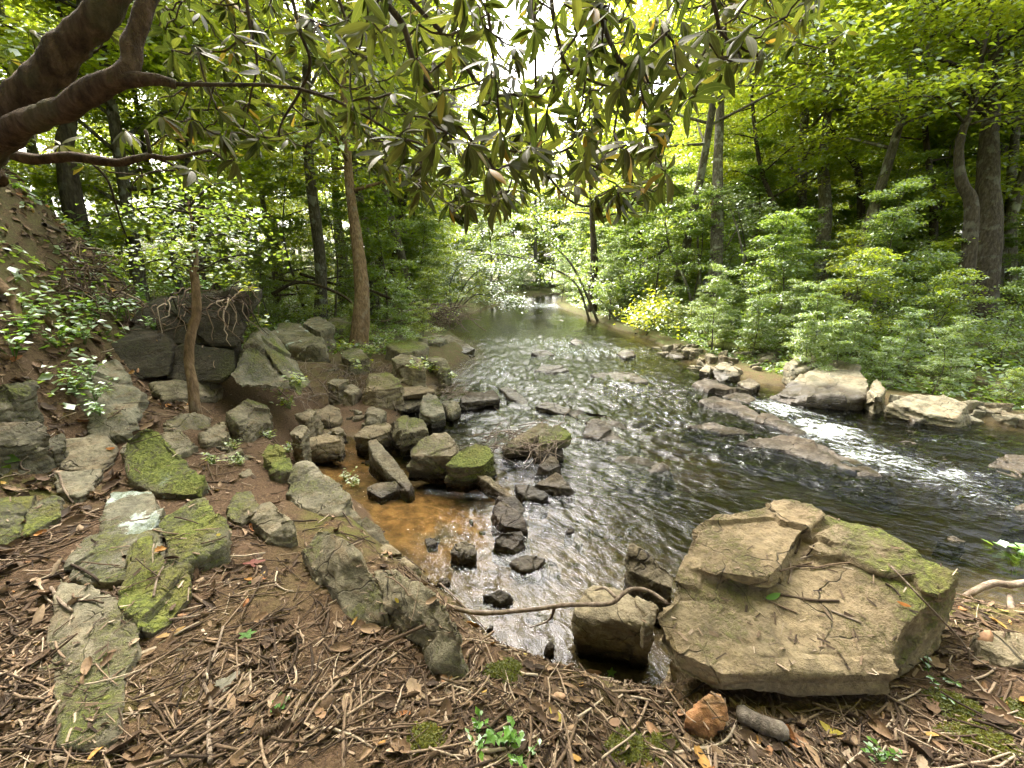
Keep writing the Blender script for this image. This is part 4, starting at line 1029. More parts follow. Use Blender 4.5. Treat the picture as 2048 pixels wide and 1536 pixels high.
def tree_meshes(seed, height, base_r, crown_lo, crown_r, n_leaf, leaf_size, lean=(0, 0), limbs=22, wander=.25, leafmat=None, bark=None, lo_frac=.3, trunk_path=None, sides=9):
    rng = np.random.default_rng(seed)
    ks = np.linspace(0, 1, 14)
    if trunk_path is None:
        ctr = np.stack([lean[0] * ks ** 1.2 * height + wander * fbm(np.stack([ks * 2.2, ks * 0 + seed, ks * 0], 1), 2, seed),
                        lean[1] * ks ** 1.2 * height + wander * fbm(np.stack([ks * 2.2, ks * 0 + seed + 50, ks * 0], 1), 2, seed + 1), ks * height - .15], 1)
        ctr[:, :2] -= ctr[0, :2]
    else:
        ctr = spline(trunk_path, 18); ks = np.linspace(0, 1, 18)
    rr = base_r * (1 - .88 * ks ** .9) * (1 + .45 * np.exp(-ks * height / .35))
    tb = MB(); tb.tube(spline(ctr, 40), np.interp(np.linspace(0, 1, 40), ks, rr), sides, .16, seed, 5.0)
    lb = MB()
    C, O = [], []
    for i in range(limbs):
        f = (i + rng.random()) / limbs
        zf = crown_lo + (1 - crown_lo) * f ** .9
        base = np.array([np.interp(zf, ks, ctr[:, k]) for k in range(3)])
        az = i * 2.4 + rng.uniform(-.5, .5)
        prof = (1 - .62 * f) * (.75 + .45 * rng.random())
        L = crown_r * prof
        el = rng.uniform(.05, .65) + .3 * f
        out = np.array([math.cos(az) * math.cos(el), math.sin(az) * math.cos(el), math.sin(el)])
        mid = base + out * L * .5 + rng.normal(0, .07 * L, 3)
        tip = base + out * L * np.array([1, 1, .75]) + np.array([0, 0, -.10 * L]) + rng.normal(0, .05 * L, 3)
        r0 = max(np.interp(zf, ks, rr) * .45, .012)
        path = spline([base, mid, tip], 8)
        lb.tube(path, np.linspace(r0, .006, 8), 5)
        nt = 7
        for k in range(nt):
            g = .25 + .75 * (k + rng.random()) / nt
            p0 = np.array([np.interp(g, np.linspace(0, 1, 8), path[:, c]) for c in range(3)])
            sd = (1 if k % 2 else -1)
            a2 = az + sd * rng.uniform(.4, 1.2)
            tl = L * rng.uniform(.28, .52) * (1.2 - .5 * g)
            o2 = np.array([math.cos(a2), math.sin(a2), rng.normal(.05, .18)])
            p1 = p0 + o2 * tl * .55 + rng.normal(0, .03, 3); p2 = p0 + o2 * tl + np.array([0, 0, -.10 * tl])
            tw = spline([p0, p1, p2], 4)
            lb.tube(tw, np.linspace(.009, .003, 4), 3)
            m = max(3, int(n_leaf / (limbs * nt)))
            w = rng.random(m) ** .7
            pts = p0 + (p2 - p0) * w[:, None]
            sp = .10 + .16 * tl
            pts = pts + np.stack([rng.normal(0, sp, m), rng.normal(0, sp, m), rng.normal(0, sp * .35, m)], 1)
            C.append(pts); O.append(np.tile(o2 * .5, (m, 1)))
    C = np.concatenate(C); O = np.concatenate(O)
    V, T = leaf_cloud(C, leaf_size, rng, .42, O)
    cl = fbm(C * .9, 3, seed + 8) * .5 + .5
    tint = np.repeat(np.clip(.25 + .5 * cl + rng.normal(0, .16, len(C)), 0, 1), 4)
    crown = mk_mesh('crown', V, [T], [leafmat or LEAF], False, dict(tint=tint))
    trunk = tb.mesh('trunk', [bark or BARK])
    branch = lb.mesh('branches', [bark or BARK])
    return trunk, branch, crown
def add_tree(name, label, cat, group, loc, meshes, rz=0., s=1., tilt=(0, 0)):
    e = empty(name, loc, label, cat, group)
    e.rotation_euler = (tilt[0], tilt[1], rz); e.scale = (s, s, s)
    for n, m in zip(('trunk', 'branches', 'crown'), meshes):
        if m is not None: link(n, m, e)
    return e
VAR = [tree_meshes(100 + i, h, r, lo, cr, nl, ls, limbs=lb, wander=.5) for i, (h, r, lo, cr, nl, ls, lb) in enumerate([
    (13, .16, .16, 3.0, 26000, .13, 34), (15, .19, .22, 3.3, 28000, .13, 34), (10, .11, .12, 2.5, 22000, .12, 30), (12, .13, .08, 2.8, 24000, .13, 34), (14, .17, .12, 3.2, 28000, .135, 36)])]
SAP = [tree_meshes(140 + i, h, r, lo, cr, nl, ls, limbs=lb, wander=.3, leafmat=(LEAF_LOW, LEAF, LEAF_LOW)[i % 3]) for i, (h, r, lo, cr, nl, ls, lb) in enumerate([
    (4.2, .035, .08, 1.4, 6500, .10, 20), (3.0, .03, .05, 1.2, 5000, .09, 18), (5.5, .05, .15, 1.6, 8000, .10, 22)])]
def ground_at(x, y): return np.array([x, y, H(x, y) - .03])
def named_tree(u, v, label, mesh_kw, name='forest_tree', cat='tree', depth=None):
    p = PG(u, v) if depth is None else PD(u, v, depth)
    p[2] = H(p[0], p[1]) - .03
    return p
def path_px(base, pts, depth0, depth1=None):
    """trunk path through photo pixels at slowly changing depth, relative to base"""
    n = len(pts); out = []
    for i, (u, v) in enumerate(pts):
        d = depth0 + (0 if depth1 is None else (depth1 - depth0) * i / (n - 1))
        out.append(PD(u, v, d) - base)
    return out

# ---- trees one can tell apart in the photo
def px_tree(name, label, pts, base_r, height_ext, seed, leaf=9000, leaf_size=.11, crown_lo=.35, crown_r=2.2, limbs=22, bark=None, leafmat=None, depth=None, depth1=None, cat='tree'):
    u, v = pts[0]
    p = PG(u, v) if depth is None else PD(u, v, depth)
    d0 = float(project(p[None])[2][0])
    base = p.copy(); gz = H(p[0], p[1]); foot = np.array([0, 0, min(0.0, gz - p[2]) - .2])
    path = [foot] + path_px(base, pts[1:], d0, depth1 or d0)
    last, prev = np.array(path[-1]), np.array(path[-2])
    dv = (last - prev); dv /= np.linalg.norm(dv)
    if height_ext > 0:
        path += [last + dv * height_ext * .5 + np.array([.1, 0, 0]), last + dv * height_ext * .8 + np.array([0, 0, height_ext * .2])]
    ms = tree_meshes(seed, 1, base_r, crown_lo, crown_r, leaf, leaf_size, limbs=limbs, leafmat=leafmat, bark=bark, trunk_path=np.array(path), sides=12)
    return add_tree(name, label, cat, None, base, ms)
px_tree('leaning_tree', 'reddish brown trunk of a slender tree standing on the left shore rocks', [(714, 690), (724, 600), (716, 500), (700, 380), (690, 230), (680, 60)], .155, 3.5, 11, 9000, .105, .42, 2.3, 26, BARK_RED, LEAF_BRIGHT)
px_tree('grey_tree', 'grey barked tree behind the outcrop on the left bank', [(562, 580), (554, 500), (545, 420), (520, 250), (505, 60)], .20, 5, 12, 12000, .12, .35, 3.0)
px_tree('grey_tree', 'grey trunk half hidden behind the reddish trunk', [(690, 572), (682, 500), (672, 400), (668, 200)], .22, 6, 13, 12000, .12, .35, 3.0, depth=17)
px_tree('mottled_tree', 'tall straight tree with pale mottled bark on the right bank', [(1428, 610), (1434, 480), (1436, 330), (1442, 170), (1446, 20)], .17, 5, 14, 12000, .12, .55, 3.0, leafmat=LEAF_BRIGHT, depth=12.5)
px_tree('curved_tree', 'smooth curving trunk in the middle of the right forest', [(1652, 520), (1650, 430), (1646, 330), (1652, 250), (1664, 160), (1668, 40)], .17, 5, 15, 14000, .115, .45, 3.0, leafmat=LEAF_BRIGHT, depth=13.5)
px_tree('big_tree', 'thickest dark trunk of the right forest rising past the picture top', [(1966, 600), (1974, 480), (1976, 330), (1984, 190), (1998, 40)], .25, 6, 16, 15000, .115, .40, 3.4, bark=BARK_DARK, depth=10.2)
px_tree('bent_tree', 'bent thinner dark trunk leaning beside the thickest right trunk', [(1948, 560), (1944, 430), (1922, 360), (1920, 280), (1950, 200), (1968, 90)], .12, 3, 17, 8000, .11, .45, 2.4, bark=BARK_DARK, depth=9.6)
px_tree('leaning_snag', 'dark bare trunk leaning left in the right forest', [(1752, 425), (1720, 365), (1686, 300), (1660, 250)], .11, 1.5, 18, 2500, .11, .7, 1.5, 10, BARK_DARK, depth=14.5)
px_tree('slim_tree', 'slim dark tree between curved trunk and thickest trunk', [(1864, 560), (1868, 430), (1850, 250), (1856, 60)], .10, 4, 19, 9000, .115, .3, 2.4, bark=BARK_DARK, depth=13)
px_tree('slim_tree', 'slim tree at the far right edge of the forest', [(2030, 560), (2022, 380), (2036, 200), (2040, 20)], .12, 4, 20, 9000, .115, .3, 2.6, leafmat=LEAF_BRIGHT, depth=12.5)
px_tree('slim_tree', 'slim grey tree over the far bend left of the creek', [(758, 560), (754, 470), (758, 380), (752, 200)], .16, 6, 21, 11000, .12, .35, 2.8, depth=22)
px_tree('slim_tree', 'dark slim tree leaning right beside the far bend', [(772, 580), (790, 500), (806, 420), (830, 300)], .10, 4, 22, 7000, .12, .4, 2.4, bark=BARK_DARK, depth=18)
px_tree('slim_tree', 'dark upright tree right of the far creek bend', [(1186, 590), (1188, 520), (1184, 430), (1178, 250)], .16, 6, 23, 12000, .12, .35, 3.0, bark=BARK_DARK, depth=18)
px_tree('slim_tree', 'slim dark tree above the multi stemmed shrub', [(1560, 560), (1545, 480), (1560, 440), (1520, 330), (1500, 150)], .11, 4, 24, 9000, .115, .4, 2.5, bark=BARK_DARK, depth=14)
px_tree('hill_tree', 'short dark stump like tree at the top of the left hill under the branches', [(128, 372), (132, 320), (140, 240), (150, 100)], .14, 3, 25, 8000, .10, .5, 2.2, bark=BARK_DARK, depth=7.5)
px_tree('hill_tree', 'slender dark tree on the crest of the left hill', [(386, 470), (380, 400), (376, 300), (380, 120)], .07, 3, 26, 8000, .10, .45, 2.2, bark=BARK_DARK, depth=9.5)

# ---- filler trees all round
MARKS = [(1436, 400, 'near the pale mottled trunk'), (1650, 380, 'near the smooth curving trunk'), (1970, 380, 'near the thickest dark right trunk'), (1720, 360, 'near the bare leaning snag'), (1864, 420, 'near the slim dark right tree'), (1650, 620, 'above the large shore boulder'),
         (1860, 640, 'above the long flat shore slab'), (2020, 640, 'at the right picture edge'), (1400, 560, 'by the multi stemmed shrub'), (1480, 650, 'above the mossy log'), (1270, 600, 'by the shore shrub on the right point'), (1190, 520, 'by the dark upright tree at the far bend'),
         (1080, 540, 'in the middle of the far bend'), (960, 540, 'behind the pale leaved shrub'), (860, 560, 'behind the brush pile'), (770, 500, 'by the slim grey tree at the far bend'), (715, 520, 'behind the reddish trunk'), (620, 540, 'behind the fallen limbs'), (555, 480, 'by the grey tree behind the outcrop'),
         (460, 480, 'above the rock outcrop'), (380, 400, 'by the slender tree on the hill crest'), (250, 300, 'under the thick rhododendron limb'), (130, 300, 'by the short dark hill tree'), (30, 300, 'at the left picture edge')]
SIZE_WORDS = ('low', 'small', 'middling', 'large', 'very large')
def veg_label(kind, far_word):
    def f(x, y, s=1.0, vi=0, span=(.5, 1.2)):
        u, v, dep = project(np.array([[x, y, H(x, y) + (.8 if kind == 'sapling' else 1.6)]]))
        if dep[0] < .5 or u[0] < -150 or u[0] > 2200: return f'leafy {kind} beyond the picture edge {far_word}'
        m = min(MARKS, key=lambda q: (q[0] - u[0]) ** 2 + (q[1] - v[0]) ** 2)[2]
        k = int(np.clip((s - span[0]) / (span[1] - span[0]) * 5, 0, 4))
        leafw = ('dense', 'layered', 'airy', 'bushy', 'slender')[vi % 5]
        dw = 'close' if dep[0] < 11 else ('distant' if dep[0] > 22 else 'mid distance')
        return f'{SIZE_WORDS[k]} {leafw} {dw} {kind} {m}'
    return f
rng = np.random.default_rng(77)
def ok_spot(x, y, taken, mind):
    return all((x - a) ** 2 + (y - b) ** 2 > mind * mind for a, b in taken)
def fill(n, gen, variants, name, cat, label_of, group_of, mind, smin, smax):
    taken, k, tries = [], 0, 0
    while k < n and tries < 6000:
        tries += 1
        x, y = gen()
        d = float(poly_sd(np.array([x]), np.array([y]))[0])
        if d < mind * .35 or not ok_spot(x, y, taken, mind): continue
        taken.append((x, y)); k += 1
        vi, s = int(rng.integers(len(variants))), rng.uniform(smin, smax)
        if name == 'low_shrub': s *= .38
        if name == 'sapling' and y < 13: s *= .35 + .045 * max(y - 4, 0)
        add_tree(name, label_of(x, y, s, vi, (smin, smax)), cat, group_of(x, y), ground_at(x, y), variants[vi], rng.uniform(0, 2 * PI), s, (rng.normal(0, .04), rng.normal(0, .04)))
def g_right(): 
    y = rng.uniform(9, 36); return xr_of(y) + 5.5 + rng.uniform(0, 1) ** .9 * 26, y + rng.uniform(0, 6)
def g_left():
    y = rng.uniform(9, 36); return -2.6 - rng.uniform(1.5, 22) , y
def g_far():
    return rng.uniform(-18, 24), rng.uniform(33, 60)
def g_hill():
    y = rng.uniform(3, 12); return foot_of(y) - rng.uniform(4.0, 14), y
fill(62, g_right, VAR, 'forest_tree', 'tree', veg_label('tree', 'on the right side'), lambda x, y: 'trees of the right forest', 1.9, .8, 1.15)
fill(34, g_left, VAR, 'forest_tree', 'tree', veg_label('tree', 'on the left side'), lambda x, y: 'trees of the left forest', 1.9, .8, 1.15)
fill(46, g_far, VAR, 'forest_tree', 'tree', veg_label('tree', 'in the far woods'), lambda x, y: 'trees of the far woods', 3.0, 1.0, 1.5)
fill(20, g_hill, VAR, 'hill_tree', 'tree', veg_label('tree', 'on the left hill'), lambda x, y: 'trees on the left hill', 1.5, .6, .9)
# understory saplings and shrubs
def s_right():
    y = rng.uniform(4.5, 26); return xr_of(y) + 1.6 + rng.uniform(0, 1) ** 1.2 * 14, y + rng.uniform(0, 2)
def s_left():
    y = rng.uniform(9.5, 26); return -3.2 - rng.uniform(0, 12), y
def s_far():
    return rng.uniform(-9, 13), rng.uniform(24, 40)
fill(110, s_right, SAP, 'sapling', 'sapling', veg_label('sapling', 'on the right bank'), lambda x, y: 'saplings of the right bank', .85, .45, 1.25)
fill(30, s_left, SAP, 'sapling', 'sapling', veg_label('sapling', 'on the left bank'), lambda x, y: 'saplings of the left bank', 1.2, .45, 1.0)
fill(44, s_far, SAP, 'sapling', 'sapling', veg_label('sapling', 'at the far bend'), lambda x, y: 'saplings at the far bend', 1.0, .8, 1.6)
def s_edge():
    y = rng.uniform(15, 36)
    P = WATER_POLY[19:40]
    i = rng.integers(len(P) - 1); t_ = rng.random(); q = P[i] * (1 - t_) + P[i + 1] * t_
    return q[0] + rng.normal(0, 1.2), q[1] + rng.normal(0, 1.2)
fill(40, s_edge, SAP, 'sapling', 'sapling', veg_label('waterside sapling', 'at the far bend'), lambda x, y: 'waterside saplings at the far bend', .9, .35, .7)
def s_rim():
    y = rng.uniform(5.4, 17); return xr_of(y) + rng.uniform(.9, 2.4), y
fill(46, s_rim, SAP, 'low_shrub', 'shrub', veg_label('low shrub', 'on the right shore'), lambda x, y: 'low shrubs along the right shore', .55, .5, .8)
# ---- unseen dense canopy trees, added behind the camera to shade the near bank
CAN = [tree_meshes(170 + i, h, .22, lo, cr, 42000, .17, limbs=40, wander=.5) for i, (h, lo, cr) in enumerate([(11, .40, 4.6), (12.5, .42, 4.8)])]
THIN = [tree_meshes(180 + i, h, .17, lo, cr, 17000, .14, limbs=40, wander=.6) for i, (h, lo, cr) in enumerate([(11.5, .36, 4.4), (13, .38, 4.6)])]
for k, (x, y, s) in enumerate([(-4.5, -1.6, 1.0), (-1.3, -2.6, 1.05), (2.2, -2.4, 1.0), (5.4, -2.8, 1.0), (8.5, -4.5, 1.05), (-7.2, 1.4, .9), (-2.6, -6, 1.1), (3.2, -7, 1.1), (.4, -5, 1.1)]):
    add_tree('forest_tree', 'broad leafy forest tree shading the near bank from outside the picture', 'tree', 'trees shading the near bank', ground_at(x, y), CAN[k % 2], rng.uniform(0, 6), s)

for k, (x, y, s) in enumerate([(9.8, 12.6, 1.0), (-4.6, 14.5, 1.0), (5.6, 19.5, 1.0), (-4.4, 20, 1.0), (-5.6, 12.6, 1.05), (5.6, 15.2, 1.0), (-3.9, 16.8, 1.05)]):
    side = 'right' if x > 0 else 'left'
    add_tree('forest_tree', f'tall broad crowned tree leaning over the creek from the {side} bank', 'tree', f'broad trees leaning over the creek on the {side}', ground_at(x, y), THIN[k % 2], rng.uniform(0, 6), s, (0, (-.22 if y == 15.2 else -.10) if x > 0 else (.2 if y == 16.8 else .26 if y == 12.6 else .10)))
for k, (x, y) in enumerate([(-8, -9), (-4, -11), (0, -13), (4, -11), (8, -10), (12, -8), (15, -5), (17, -1), (17, 3), (-11, -5), (-13, -1), (14, 1.0)]):
    add_tree('forest_tree', 'leafy forest tree of the woods behind the near bank', 'tree', 'woods behind the near bank', ground_at(x, y), VAR[k % 5], rng.uniform(0, 6), 1.0)

# ---- ground cover: low green plants nobody could count
def ground_cover():
    r = np.random.default_rng(5)
    n = 300000
    y = r.uniform(3.5, 42, n); side = r.random(n) < .62
    x = np.where(side, xr_of(y) + .4 + r.random(n) ** 1.4 * 16, -2.4 - r.random(n) * 13)
    z, d, right, hx = land(x, y)
    dens = fbm2(x, y, .8, 3, 91) * .5 + .5
    hgt = np.where(side, .04 + .60 * smooth(.5, 2.2, d) * dens, .05 + .40 * smooth(1.5, 4, d) * dens)
    keep = np.where(side, d > .42 + .45 * dens, (d > 1.2) & (y > 8.8 - 1.0 * dens))
    keep &= r.random(n) < np.clip(.22 + 1.1 * dens - .1, 0, 1) * np.clip(1.25 - .03 * y, .4, 1)
    # left hillside, sparser
    m = 16000
    yh = r.uniform(2.2, 9.0, m); xh = foot_of(yh) - .3 - r.random(m) * 5
    zh, dh, _, hh = land(xh, yh)
    dn = fbm2(xh, yh, 1.1, 3, 92)
    kh = (dn > -.02) & (r.random(m) < .55 + dn)
    hz = .03 + .16 * r.random(m) * (dn + .4)
    X = np.concatenate([x[keep], xh[kh]]); Y = np.concatenate([y[keep], yh[kh]])
    Z = np.concatenate([(z + hgt * r.random(n) ** .8)[keep], (zh + hz)[kh]])
    C = np.stack([X, Y, Z], 1)
    V, T = leaf_cloud(C, .095, r, .5)
    cl = fbm(C * 1.3, 3, 93) * .5 + .5
    tint = np.repeat(np.clip(.12 + .6 * cl + r.normal(0, .2, len(C)), 0, 1), 4)
    me = mk_mesh('ground_cover', V, [T], [LEAF_LOW], False, dict(tint=tint))
    return tag(link('ground_cover', me), 'low green leafy ground cover on the forest floor', kind='stuff')
ground_cover()
# ================================================================== the overhanging rhododendron
def rhodo_leaf_material():
    t = NT('rhododendron_leaf')
    geo = t.n('ShaderNodeNewGeometry')
    oi = t.n('ShaderNodeObjectInfo')
    tint = t.math('FRACT', t.math('ADD', t.attr('tint'), oi.outputs['Random']))
    top = t.ramp(tint, [(.0, (.022, .032, .010)), (.45, (.038, .050, .014)), (.86, (.058, .072, .018)), (.95, (.09, .10, .02)), (.985, (.28, .15, .02))])
    und = t.ramp(tint, [(.0, (.055, .048, .020)), (.45, (.085, .074, .030)), (.86, (.12, .105, .040)), (.95, (.15, .14, .04)), (.985, (.30, .16, .03))])
    col = t.mix(geo.outputs['Backfacing'], top, und)
    uv = t.attr('rib')
    col = t.mix(t.math('MULTIPLY', t.step(uv, .86, .99), .5), col, (.21, .22, .08))
    d = t.n('ShaderNodeBsdfDiffuse'); t.l(col, d.inputs['Color'])
    tr = t.n('ShaderNodeBsdfTranslucent')
    t.l(t.ramp(tint, [(0, (.06, .085, .012)), (.6, (.11, .14, .018)), (.95, (.24, .26, .03)), (1, (.4, .25, .03))]), tr.inputs['Color'])
    m0 = t.n('ShaderNodeMixShader'); m0.inputs[0].default_value = .32
    t.l(d.outputs[0], m0.inputs[1]); t.l(tr.outputs[0], m0.inputs[2])
    g = t.n('ShaderNodeBsdfGlossy'); g.inputs['Roughness'].default_value = .45
    fr = t.n('ShaderNodeFresnel'); fr.inputs['IOR'].default_value = 1.45
    m = t.n('ShaderNodeMixShader'); t.l(t.math('MULTIPLY', fr.outputs[0], .05), m.inputs[0]); t.l(m0.outputs[0], m.inputs[1]); t.l(g.outputs[0], m.inputs[2])
    return t.done(m.outputs[0])
RLEAF = rhodo_leaf_material()
RBARK = bark_material('rhododendron_bark', (.026, .017, .011), (.080, .052, .032), (.17, .115, .075), .40, (.08, .085, .04), 1.6)
TWIGBARK = bark_material('twig_bark', (.022, .016, .010), (.06, .045, .028), (.12, .09, .06))
def leaf_template(seed):
    r = np.random.default_rng(seed)
    n = 7
    t = np.linspace(0, 1, n)
    w = np.sin(PI * np.clip(t * .96 + .02, 0, 1)) ** .75 * .145 * r.uniform(.85, 1.15) * (1 - .25 * t)
    droop = -.16 * t ** 2 * r.uniform(.4, 1.8)
    side = .06 * r.normal() * np.sin(PI * t)
    curl = r.uniform(-.25, .45)
    M = np.stack([t, side, droop], 1)
    Lf = M + np.stack([0 * t, w, -curl * w], 1); Rt = M + np.stack([0 * t, -w, -curl * w], 1)
    V = np.stack([Lf, M, Rt], 1).reshape(-1, 3)
    Q = []
    for i in range(n - 1):
        a = i * 3
        Q += [[a + 1, a, a + 3, a + 4], [a + 2, a + 1, a + 4, a + 5]]
    rib = np.tile([0, 1, 0], n)
    return V, np.array(Q), rib
LT = [leaf_template(i) for i in range(8)]
LT_ME = [mk_mesh('rhododendron_leaf', V, [Q], [RLEAF], True, dict(rib=rib, tint=np.full(len(V), .11 * i))) for i, (V, Q, rib) in enumerate(LT)]
def in_poly(x, y, P):
    c = False
    for i in range(len(P)):
        (x1, y1), (x2, y2) = P[i], P[i - 1]
        if (y1 > y) != (y2 > y) and x < (x2 - x1) * (y - y1) / (y2 - y1) + x1: c = not c
    return c
def rhododendron():
    r = np.random.default_rng(12)
    base = np.array([-3.05, 1.15, 0]); base[2] = H(base[0], base[1]) - .1
    root = empty('rhododendron', base, 'old rhododendron with thick twisted limbs and long drooping leaves overhanging from the left', 'tree')
    def part(name, mb, mat): return link(name, mb.mesh(name, [mat]), root)
    crotch = PD(-60, 330, 1.95)
    # limbs traced by their photo positions at 1.7 - 2.2 m
    tb = MB(); tb.tube(spline([base, base * .5 + crotch * .5 + [-.12, .05, .1], crotch], 20) - base, np.linspace(.19, .105, 20), 18, .16, 3, 5.0)
    part('trunk', tb, RBARK)
    A = [crotch, PD(20, 235, 1.85), PD(75, 165, 1.8), PD(140, 95, 1.78), PD(215, 10, 1.76), PD(300, -120, 1.8), PD(450, -330, 1.95), np.array([-.55, 2.2, 3.75]), np.array([.3, 2.5, 3.85]), np.array([1.2, 2.6, 3.7])]
    B = [crotch, PD(40, 250, 1.75), PD(110, 225, 1.68), PD(190, 180, 1.62), PD(250, 145, 1.6), PD(268, 80, 1.6), PD(300, -10, 1.6), PD(360, -140, 1.65), PD(470, -300, 1.8)]
    B2 = [PD(232, 160, 1.6), PD(280, 158, 1.6), PD(320, 160, 1.6), PD(352, 170, 1.62)]
    Cc = [crotch + [0, .1, -.05], PD(-20, 300, 2.1), PD(60, 318, 2.1), PD(150, 314, 2.1), PD(230, 326, 2.1), PD(270, 318, 2.12), PD(300, 312, 2.15), PD(345, 316, 2.2), PD(420, 300, 2.3)]
    limbs = []
    for nm, P, r0, r1, n in (('limb', A, .080, .030, 160), ('limb', B, .049, .024, 130), ('limb', B2, .028, .015, 16), ('limb', Cc, .034, .008, 50)):
        mb = MB(); pp = spline(P, n)
        rr = np.linspace(0, 1, n)
        mb.tube(pp - base, r0 + (r1 - r0) * rr ** .8, 26, .30, len(limbs) + 5, 15.0)
        part(nm, mb, RBARK); limbs.append(pp)
    # main dark branches hanging down from above
    chains = [
        ([(700, -120), (770, 0), (805, 50), (830, 130), (880, 200), (935, 275), (985, 335), (1005, 395)], 2.0, 2.35, .016),
        ([(760, -60), (860, 40), (905, 90), (950, 160), (985, 190), (1040, 195), (1060, 260), (1075, 330)], 2.1, 2.5, .011),
        ([(1100, -100), (1110, 40), (1128, 120), (1160, 150), (1240, 180), (1300, 205)], 1.9, 2.3, .010),
        ([(1180, -80), (1210, 60), (1250, 130), (1290, 100), (1340, 60)], 1.7, 1.7, .010),
        ([(560, -100), (600, 60), (620, 130), (590, 200), (560, 260), (570, 300)], 2.2, 2.7, .010),
        ([(480, -100), (500, 40), (512, 120), (500, 190), (488, 260)], 2.0, 2.4, .008),
        ([(1400, -100), (1430, 20), (1440, 60), (1480, 110)], 1.6, 1.7, .009),
        ([(840, 300), (850, 360), (900, 410), (930, 410)], 2.3, 2.5, .005),
        ([(1005, 300), (1090, 310), (1140, 295), (1170, 250), (1185, 235)], 2.3, 2.1, .006),
        ([(1075, 330), (1140, 400), (1190, 410), (1240, 380), (1275, 370)], 2.4, 2.2, .006),
        ([(640, -100), (690, 30), (720, 120), (740, 210), (745, 280)], 2.3, 2.6, .009),
        ([(900, -100), (960, 30), (1000, 110), (1040, 150)], 2.5, 2.8, .010),
        ([(300, 312), (345, 330), (380, 365), (390, 340)], 2.2, 2.3, .006)]
    NP, NPar, NR = [], [], []          # skeleton nodes
    def add_chain(pts, par, r0=.006):
        for p in pts:
            NP.append(np.asarray(p, float)); NPar.append(par); NR.append(r0); par = len(NP) - 1
        return par
    for L in limbs:
        add_chain(L[len(L) // 3::3], -1, .02)
    nl = len(NP)
    bm_ = MB()
    for (pts, d0, d1, r0) in chains:
        P = spline([PD(u, v, d0 + (d1 - d0) * i / (len(pts) - 1)) for i, (u, v) in enumerate(pts)], 26)
        P = P + .012 * np.stack([fbm(P * 6 + k * 9, 2, 40 + k) for k in range(3)], 1)
        bm_.tube(P - base, np.linspace(r0 * 1.15, r0 * .45, 26), 7, .2, 9, 20)
        # link the branch to the overhead limb
        j = int(np.argmin([np.linalg.norm(P[0] - q) for q in NP[:nl]]))
        bm_.tube(spline([NP[j], (NP[j] + P[0]) / 2 + [0, 0, .12], P[0]], 8) - base, np.linspace(r0 * 1.6, r0 * 1.15, 8), 7)
        add_chain(P[::2], -1, r0 * .7)
    part('branches', bm_, TWIGBARK)
    # whorl positions
    main = [(690, -40), (1665, -40), (1640, 15), (1500, 120), (1372, 215), (1330, 330), (1345, 385), (1240, 430), (1150, 395), (1100, 360), (1010, 405), (960, 420), (880, 415), (770, 340), (690, 220)]
    left = [(300, -40), (700, -40), (710, 240), (640, 300), (480, 320), (370, 330), (300, 230), (330, 120)]
    W = []
    for poly, n, d0, d1, sep in ((main, 440, 1.5, 3.4, .085), (left, 100, 1.9, 3.4, .13)):
        k = tries = 0
        us = [p[0] for p in poly]; vs = [p[1] for p in poly]
        while k < n and tries < 20000:
            tries += 1
            u, v = r.uniform(min(us), max(us)), r.uniform(min(vs), max(vs))
            if not in_poly(u, v, poly): continue
            d = r.uniform(d0, d1)
            p = PD(u, v, d)
            if any(np.linalg.norm(p - q) < sep for q in W): continue
            W.append(p); k += 1
    for (u, v, d) in [(1236, 372, 2.1), (1290, 376, 2.15), (1190, 395, 2.2), (1330, 170, 1.7), (1478, 120, 1.65), (1415, 60, 1.5), (1185, 225, 1.9), (860, 230, 1.9), (885, 235, 1.95), (740, 310, 2.3), (985, 405, 2.3), (905, 425, 2.5), (1560, 40, 1.6), (1240, 170, 1.5), (1350, 90, 1.4),
                      (385, 340, 2.2), (470, 320, 2.3), (250, 260, 2.4), (450, 215, 2.4), (120, 290, 2.6), (210, 60, 2.6), (60, 60, 2.8), (20, 120, 3.0), (330, 60, 2.3), (170, 330, 2.7), (280, 350, 2.8)]:
        W.append(PD(u, v, d))
    for k in range(26):                  # unseen whorls of the same crown, added for their shadows below
        W.append(np.array([r.uniform(-1.7, 2.2), r.uniform(1.0, 3.2), r.uniform(3.35, 4.0)]))
    # grow twigs whorl by whorl, nearest to the skeleton first
    W = np.array(W)
    todo = list(range(len(W)))
    NPa = np.array(NP)
    dmin = np.array([np.linalg.norm(NPa - w, axis=1).min() for w in W])
    order = np.argsort(dmin)
    tw = MB(); ends = []
    for i in order:
        w = W[i]
        A_ = np.array(NP)
        dv = w - A_
        cost = np.linalg.norm(dv, axis=1) + .35 * np.maximum(dv[:, 2], 0) + .02 * r.random(len(A_))
        j = int(np.argmin(cost))
        p = A_[j]; L = np.linalg.norm(w - p)
        m = max(5, int(L / .06))
        sag = np.array([0, 0, -.16 * L]) + r.normal(0, .06 * L, 3)
        path = spline([p, p * .5 + w * .5 + sag, w], m)
        path[1:-1] += r.normal(0, .006, (m - 2, 3))
        rr0 = min(NR[j] * .85, .0085)
        tw.tube(path - base, np.linspace(max(rr0, .0048), .0032, m), 5, .15, i, 30)
        add_chain(path[1:], j, .0042)
        ends.append((w, path[-1] - path[-3]))
    part('twigs', tw, TWIGBARK)['kind'] = 'stuff'
    # leaves
    leaves = []
